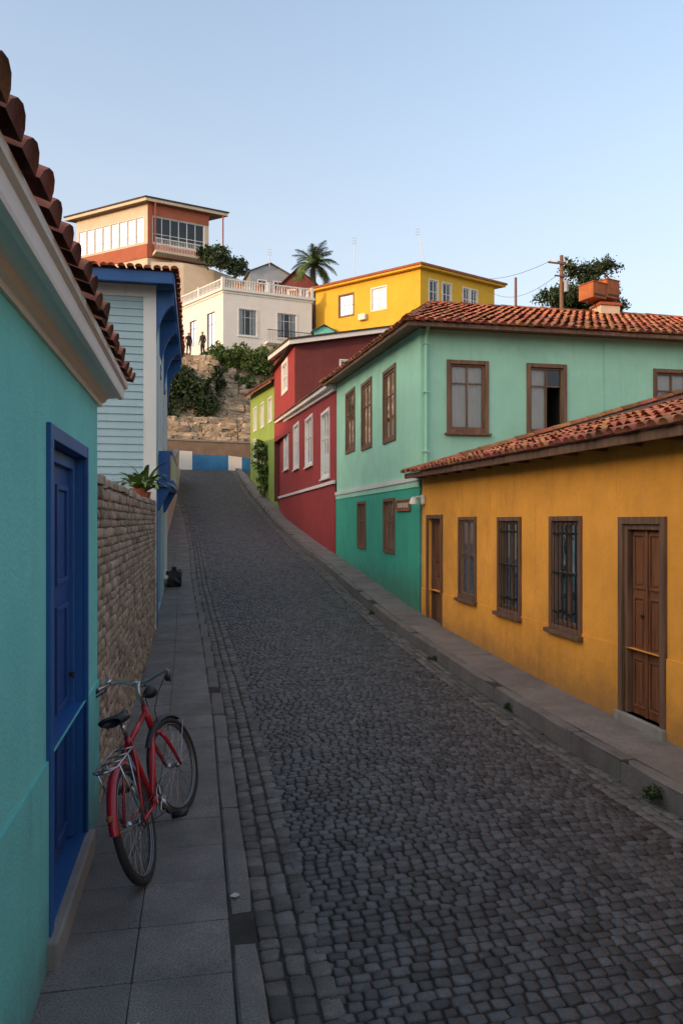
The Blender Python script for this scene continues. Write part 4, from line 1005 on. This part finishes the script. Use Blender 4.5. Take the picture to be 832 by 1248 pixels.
mb=MB(); mb.tube(ST,[(.86,0,.86),(.90,0,.86),(.935,0,.86),(.945,0,.86)],[.02,.038,.045,.043],M_blk,14); mb.tube(ST,[(.945,0,.86),(.95,0,.86)],[.04,.03],M_chr,14); mb.tube(ST,[(.82,0,.86),(.87,0,.86)],.008,M_blk,6)
mb.obj('headlight',b,smooth=True)
mb=MB(); ca_=math.radians(-60)
mb.tube(B,circ(BBp[0],BBp[2],.085,32,y=-.055),.004,M_chr,6,closed=True)
for i in range(5): a=i*1.2566; mb.tube(B,[(BBp[0],-.055,BBp[2]),(BBp[0]+.083*math.cos(a),-.055,BBp[2]+.083*math.sin(a))],.006,M_chr,5)
for sg,a in ((-1,ca_),(1,ca_+math.pi)):
    e=(BBp[0]+.165*math.cos(a),sg*.075,BBp[2]+.165*math.sin(a)); mb.tube(B,[(BBp[0],sg*.06,BBp[2]),e],.009,M_chr,8)
    mb.box(B,e[0]-.045,e[0]+.045,min(e[1],e[1]+sg*.09),max(e[1],e[1]+sg*.09),e[2]-.012,e[2]+.012,M_blk)
mb.tube(B,[(BBp[0],-.055,BBp[2]+.085),(0,-.055,WR+.035)],.0035,M_iron,5); mb.tube(B,[(BBp[0],-.055,BBp[2]-.085),(0,-.055,WR-.035)],.0035,M_iron,5)
mb.tube(B,circ(0,WR,.036,20,y=-.055),.004,M_iron,5,closed=True)
mb.tube(B,[(.36,.03,.28),(.30,.09,.14),(.26,.15,.06)],.007,M_chr,8)
mb.obj('drivetrain',b,smooth=True)

# ================================================================ SMALL THINGS
def spiky(name,X,Y,zb,scale,mt,k_=26):
    pl=root(name); mb=MB()
    mb.tube(S@Matrix.Translation((X,Y,0)),[(0,0,zb),(0,0,zb+.01),(0,0,zb+.12),(0,0,zb+.13)],[.07,.08,.10,.11],M_terra,14); V=[]
    for k in range(k_):
        az=k*2.4; L_=random.uniform(.35,.62)*scale; el=random.uniform(.5,1.4); p=Vector((X,Y,zb+.12)); d=Vector((math.cos(az),math.sin(az),0)); sd=Vector((-d.y,d.x,0)); pr_=p;pw=.02
        for i in range(6):
            t=(i+1)/6; e2=el-1.3*t*t; q=pr_+(d*math.cos(e2)+Vector((0,0,math.sin(e2))))*L_/6; w_=.045*math.sin(math.pi*min(.98,t*.8+.15))
            V+=[pr_-sd*pw,pr_+sd*pw,q+sd*w_,q-sd*w_]; pr_=q;pw=w_
    V=np.array([tuple(S@v) for v in V]); n=len(V)//4
    mb.obj('pot',pl); npmesh('leaves',V,np.arange(4*n),np.arange(n)*4,mt,pl,False)
spiky('potted_agave',-.80,11.9,2.345,1.25,M_leafl,34); spiky('potted_agave',-.82,10.7,2.345,.8,M_leafl,22)
g=root('rubbish_bag'); X,Y=s2w(-.5,17.0); rocks('bag',g,[((X,Y,float(gz(17))+.17),(.15,.17,.18),.3),((X,Y,float(gz(17))+.38),(.05,.05,.06),.3)],M_blk)
def flat(name,x,y,w_,l_,zo,mt,n=9):
    r=root(name); mb=MB(); pts=[]
    for i in range(n): a=2*math.pi*i/n; rr=random.uniform(.6,1.15); pts.append((x+w_*rr*math.cos(a),y+l_*rr*math.sin(a),float(gz(y+l_*rr*math.sin(a)))+zo+random.uniform(0,.002)))
    mb.quad(S,pts,mt); mb.obj('sheet',r)
flat('paper_scrap',-.235,3.02,.03,.045,.006,M_paper); flat('paper_scrap',.2,4.0,.028,.03,.012,M_paper)
def weeds(x,y,z,n=90,s=.09):
    r=root('weed_tuft'); X,Y=s2w(x,y); foliage('foliage',r,[((X,Y,z+s*.4),(s,s,s*.5),n)],.022,M_leafd,clump=12,cr=.6)
weeds(3.32,4.95,-.03,260,.07); weeds(3.33,10.2,0,160,.07); weeds(3.35,7.6,-.03,90,.05); weeds(-.6,6.6,0,60,.04); weeds(3.34,14.0,.2,140,.06); weeds(-.62,9.1,0,90,.05)

# ================================================================ LIGHT, SKY, CAMERA
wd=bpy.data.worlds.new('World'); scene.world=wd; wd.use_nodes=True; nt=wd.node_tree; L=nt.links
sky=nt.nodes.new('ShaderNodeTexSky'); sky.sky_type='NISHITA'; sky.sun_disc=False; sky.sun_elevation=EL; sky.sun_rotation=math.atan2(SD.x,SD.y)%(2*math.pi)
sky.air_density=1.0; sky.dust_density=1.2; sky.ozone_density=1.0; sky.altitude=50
# evening haze: the sky pales towards the horizon; a warm sun-side glow is added to brighten the houses
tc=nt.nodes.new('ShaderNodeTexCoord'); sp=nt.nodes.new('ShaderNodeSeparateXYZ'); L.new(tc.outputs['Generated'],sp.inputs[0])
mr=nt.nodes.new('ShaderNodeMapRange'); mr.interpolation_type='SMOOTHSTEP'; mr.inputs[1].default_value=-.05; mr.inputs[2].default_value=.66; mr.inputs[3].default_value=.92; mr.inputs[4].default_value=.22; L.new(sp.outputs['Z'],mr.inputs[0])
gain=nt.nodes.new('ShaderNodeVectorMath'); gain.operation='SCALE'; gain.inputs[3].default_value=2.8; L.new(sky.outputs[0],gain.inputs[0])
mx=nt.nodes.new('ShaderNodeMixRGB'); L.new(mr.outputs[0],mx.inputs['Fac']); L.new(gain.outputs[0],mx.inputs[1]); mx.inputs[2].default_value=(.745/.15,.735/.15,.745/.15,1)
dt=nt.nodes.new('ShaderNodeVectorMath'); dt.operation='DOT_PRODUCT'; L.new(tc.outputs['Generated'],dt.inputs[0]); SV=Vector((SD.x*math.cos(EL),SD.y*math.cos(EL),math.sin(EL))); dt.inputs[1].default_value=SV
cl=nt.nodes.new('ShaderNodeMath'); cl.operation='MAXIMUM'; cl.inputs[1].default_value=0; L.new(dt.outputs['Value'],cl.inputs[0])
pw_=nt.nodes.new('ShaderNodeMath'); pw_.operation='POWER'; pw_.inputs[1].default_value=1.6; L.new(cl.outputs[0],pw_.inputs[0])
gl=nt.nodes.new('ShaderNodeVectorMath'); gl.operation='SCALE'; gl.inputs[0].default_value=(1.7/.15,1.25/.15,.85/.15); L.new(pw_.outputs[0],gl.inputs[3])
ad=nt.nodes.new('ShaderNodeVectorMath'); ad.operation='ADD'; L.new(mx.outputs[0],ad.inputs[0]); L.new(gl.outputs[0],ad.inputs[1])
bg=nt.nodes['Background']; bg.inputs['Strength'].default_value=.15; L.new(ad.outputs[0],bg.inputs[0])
sl=bpy.data.lights.new('sun','SUN'); sl.energy=2.9; sl.angle=math.radians(.5); sl.color=(1,.60,.30)
so=bpy.data.objects.new('sun',sl); scene.collection.objects.link(so)
so.rotation_euler=SV.to_track_quat('Z','Y').to_euler()
cam=bpy.data.cameras.new('camera'); co=bpy.data.objects.new('camera',cam); scene.collection.objects.link(co)
cam.sensor_fit='VERTICAL'; cam.sensor_height=36; cam.lens=25.96; cam.shift_y=11/1248; cam.clip_start=.05; cam.clip_end=3000
co.location=(0,0,2.02); co.rotation_euler=(math.radians(90),0,0); scene.camera=co
scene.view_settings.view_transform='Standard'; scene.view_settings.look='None'; scene.view_settings.exposure=0
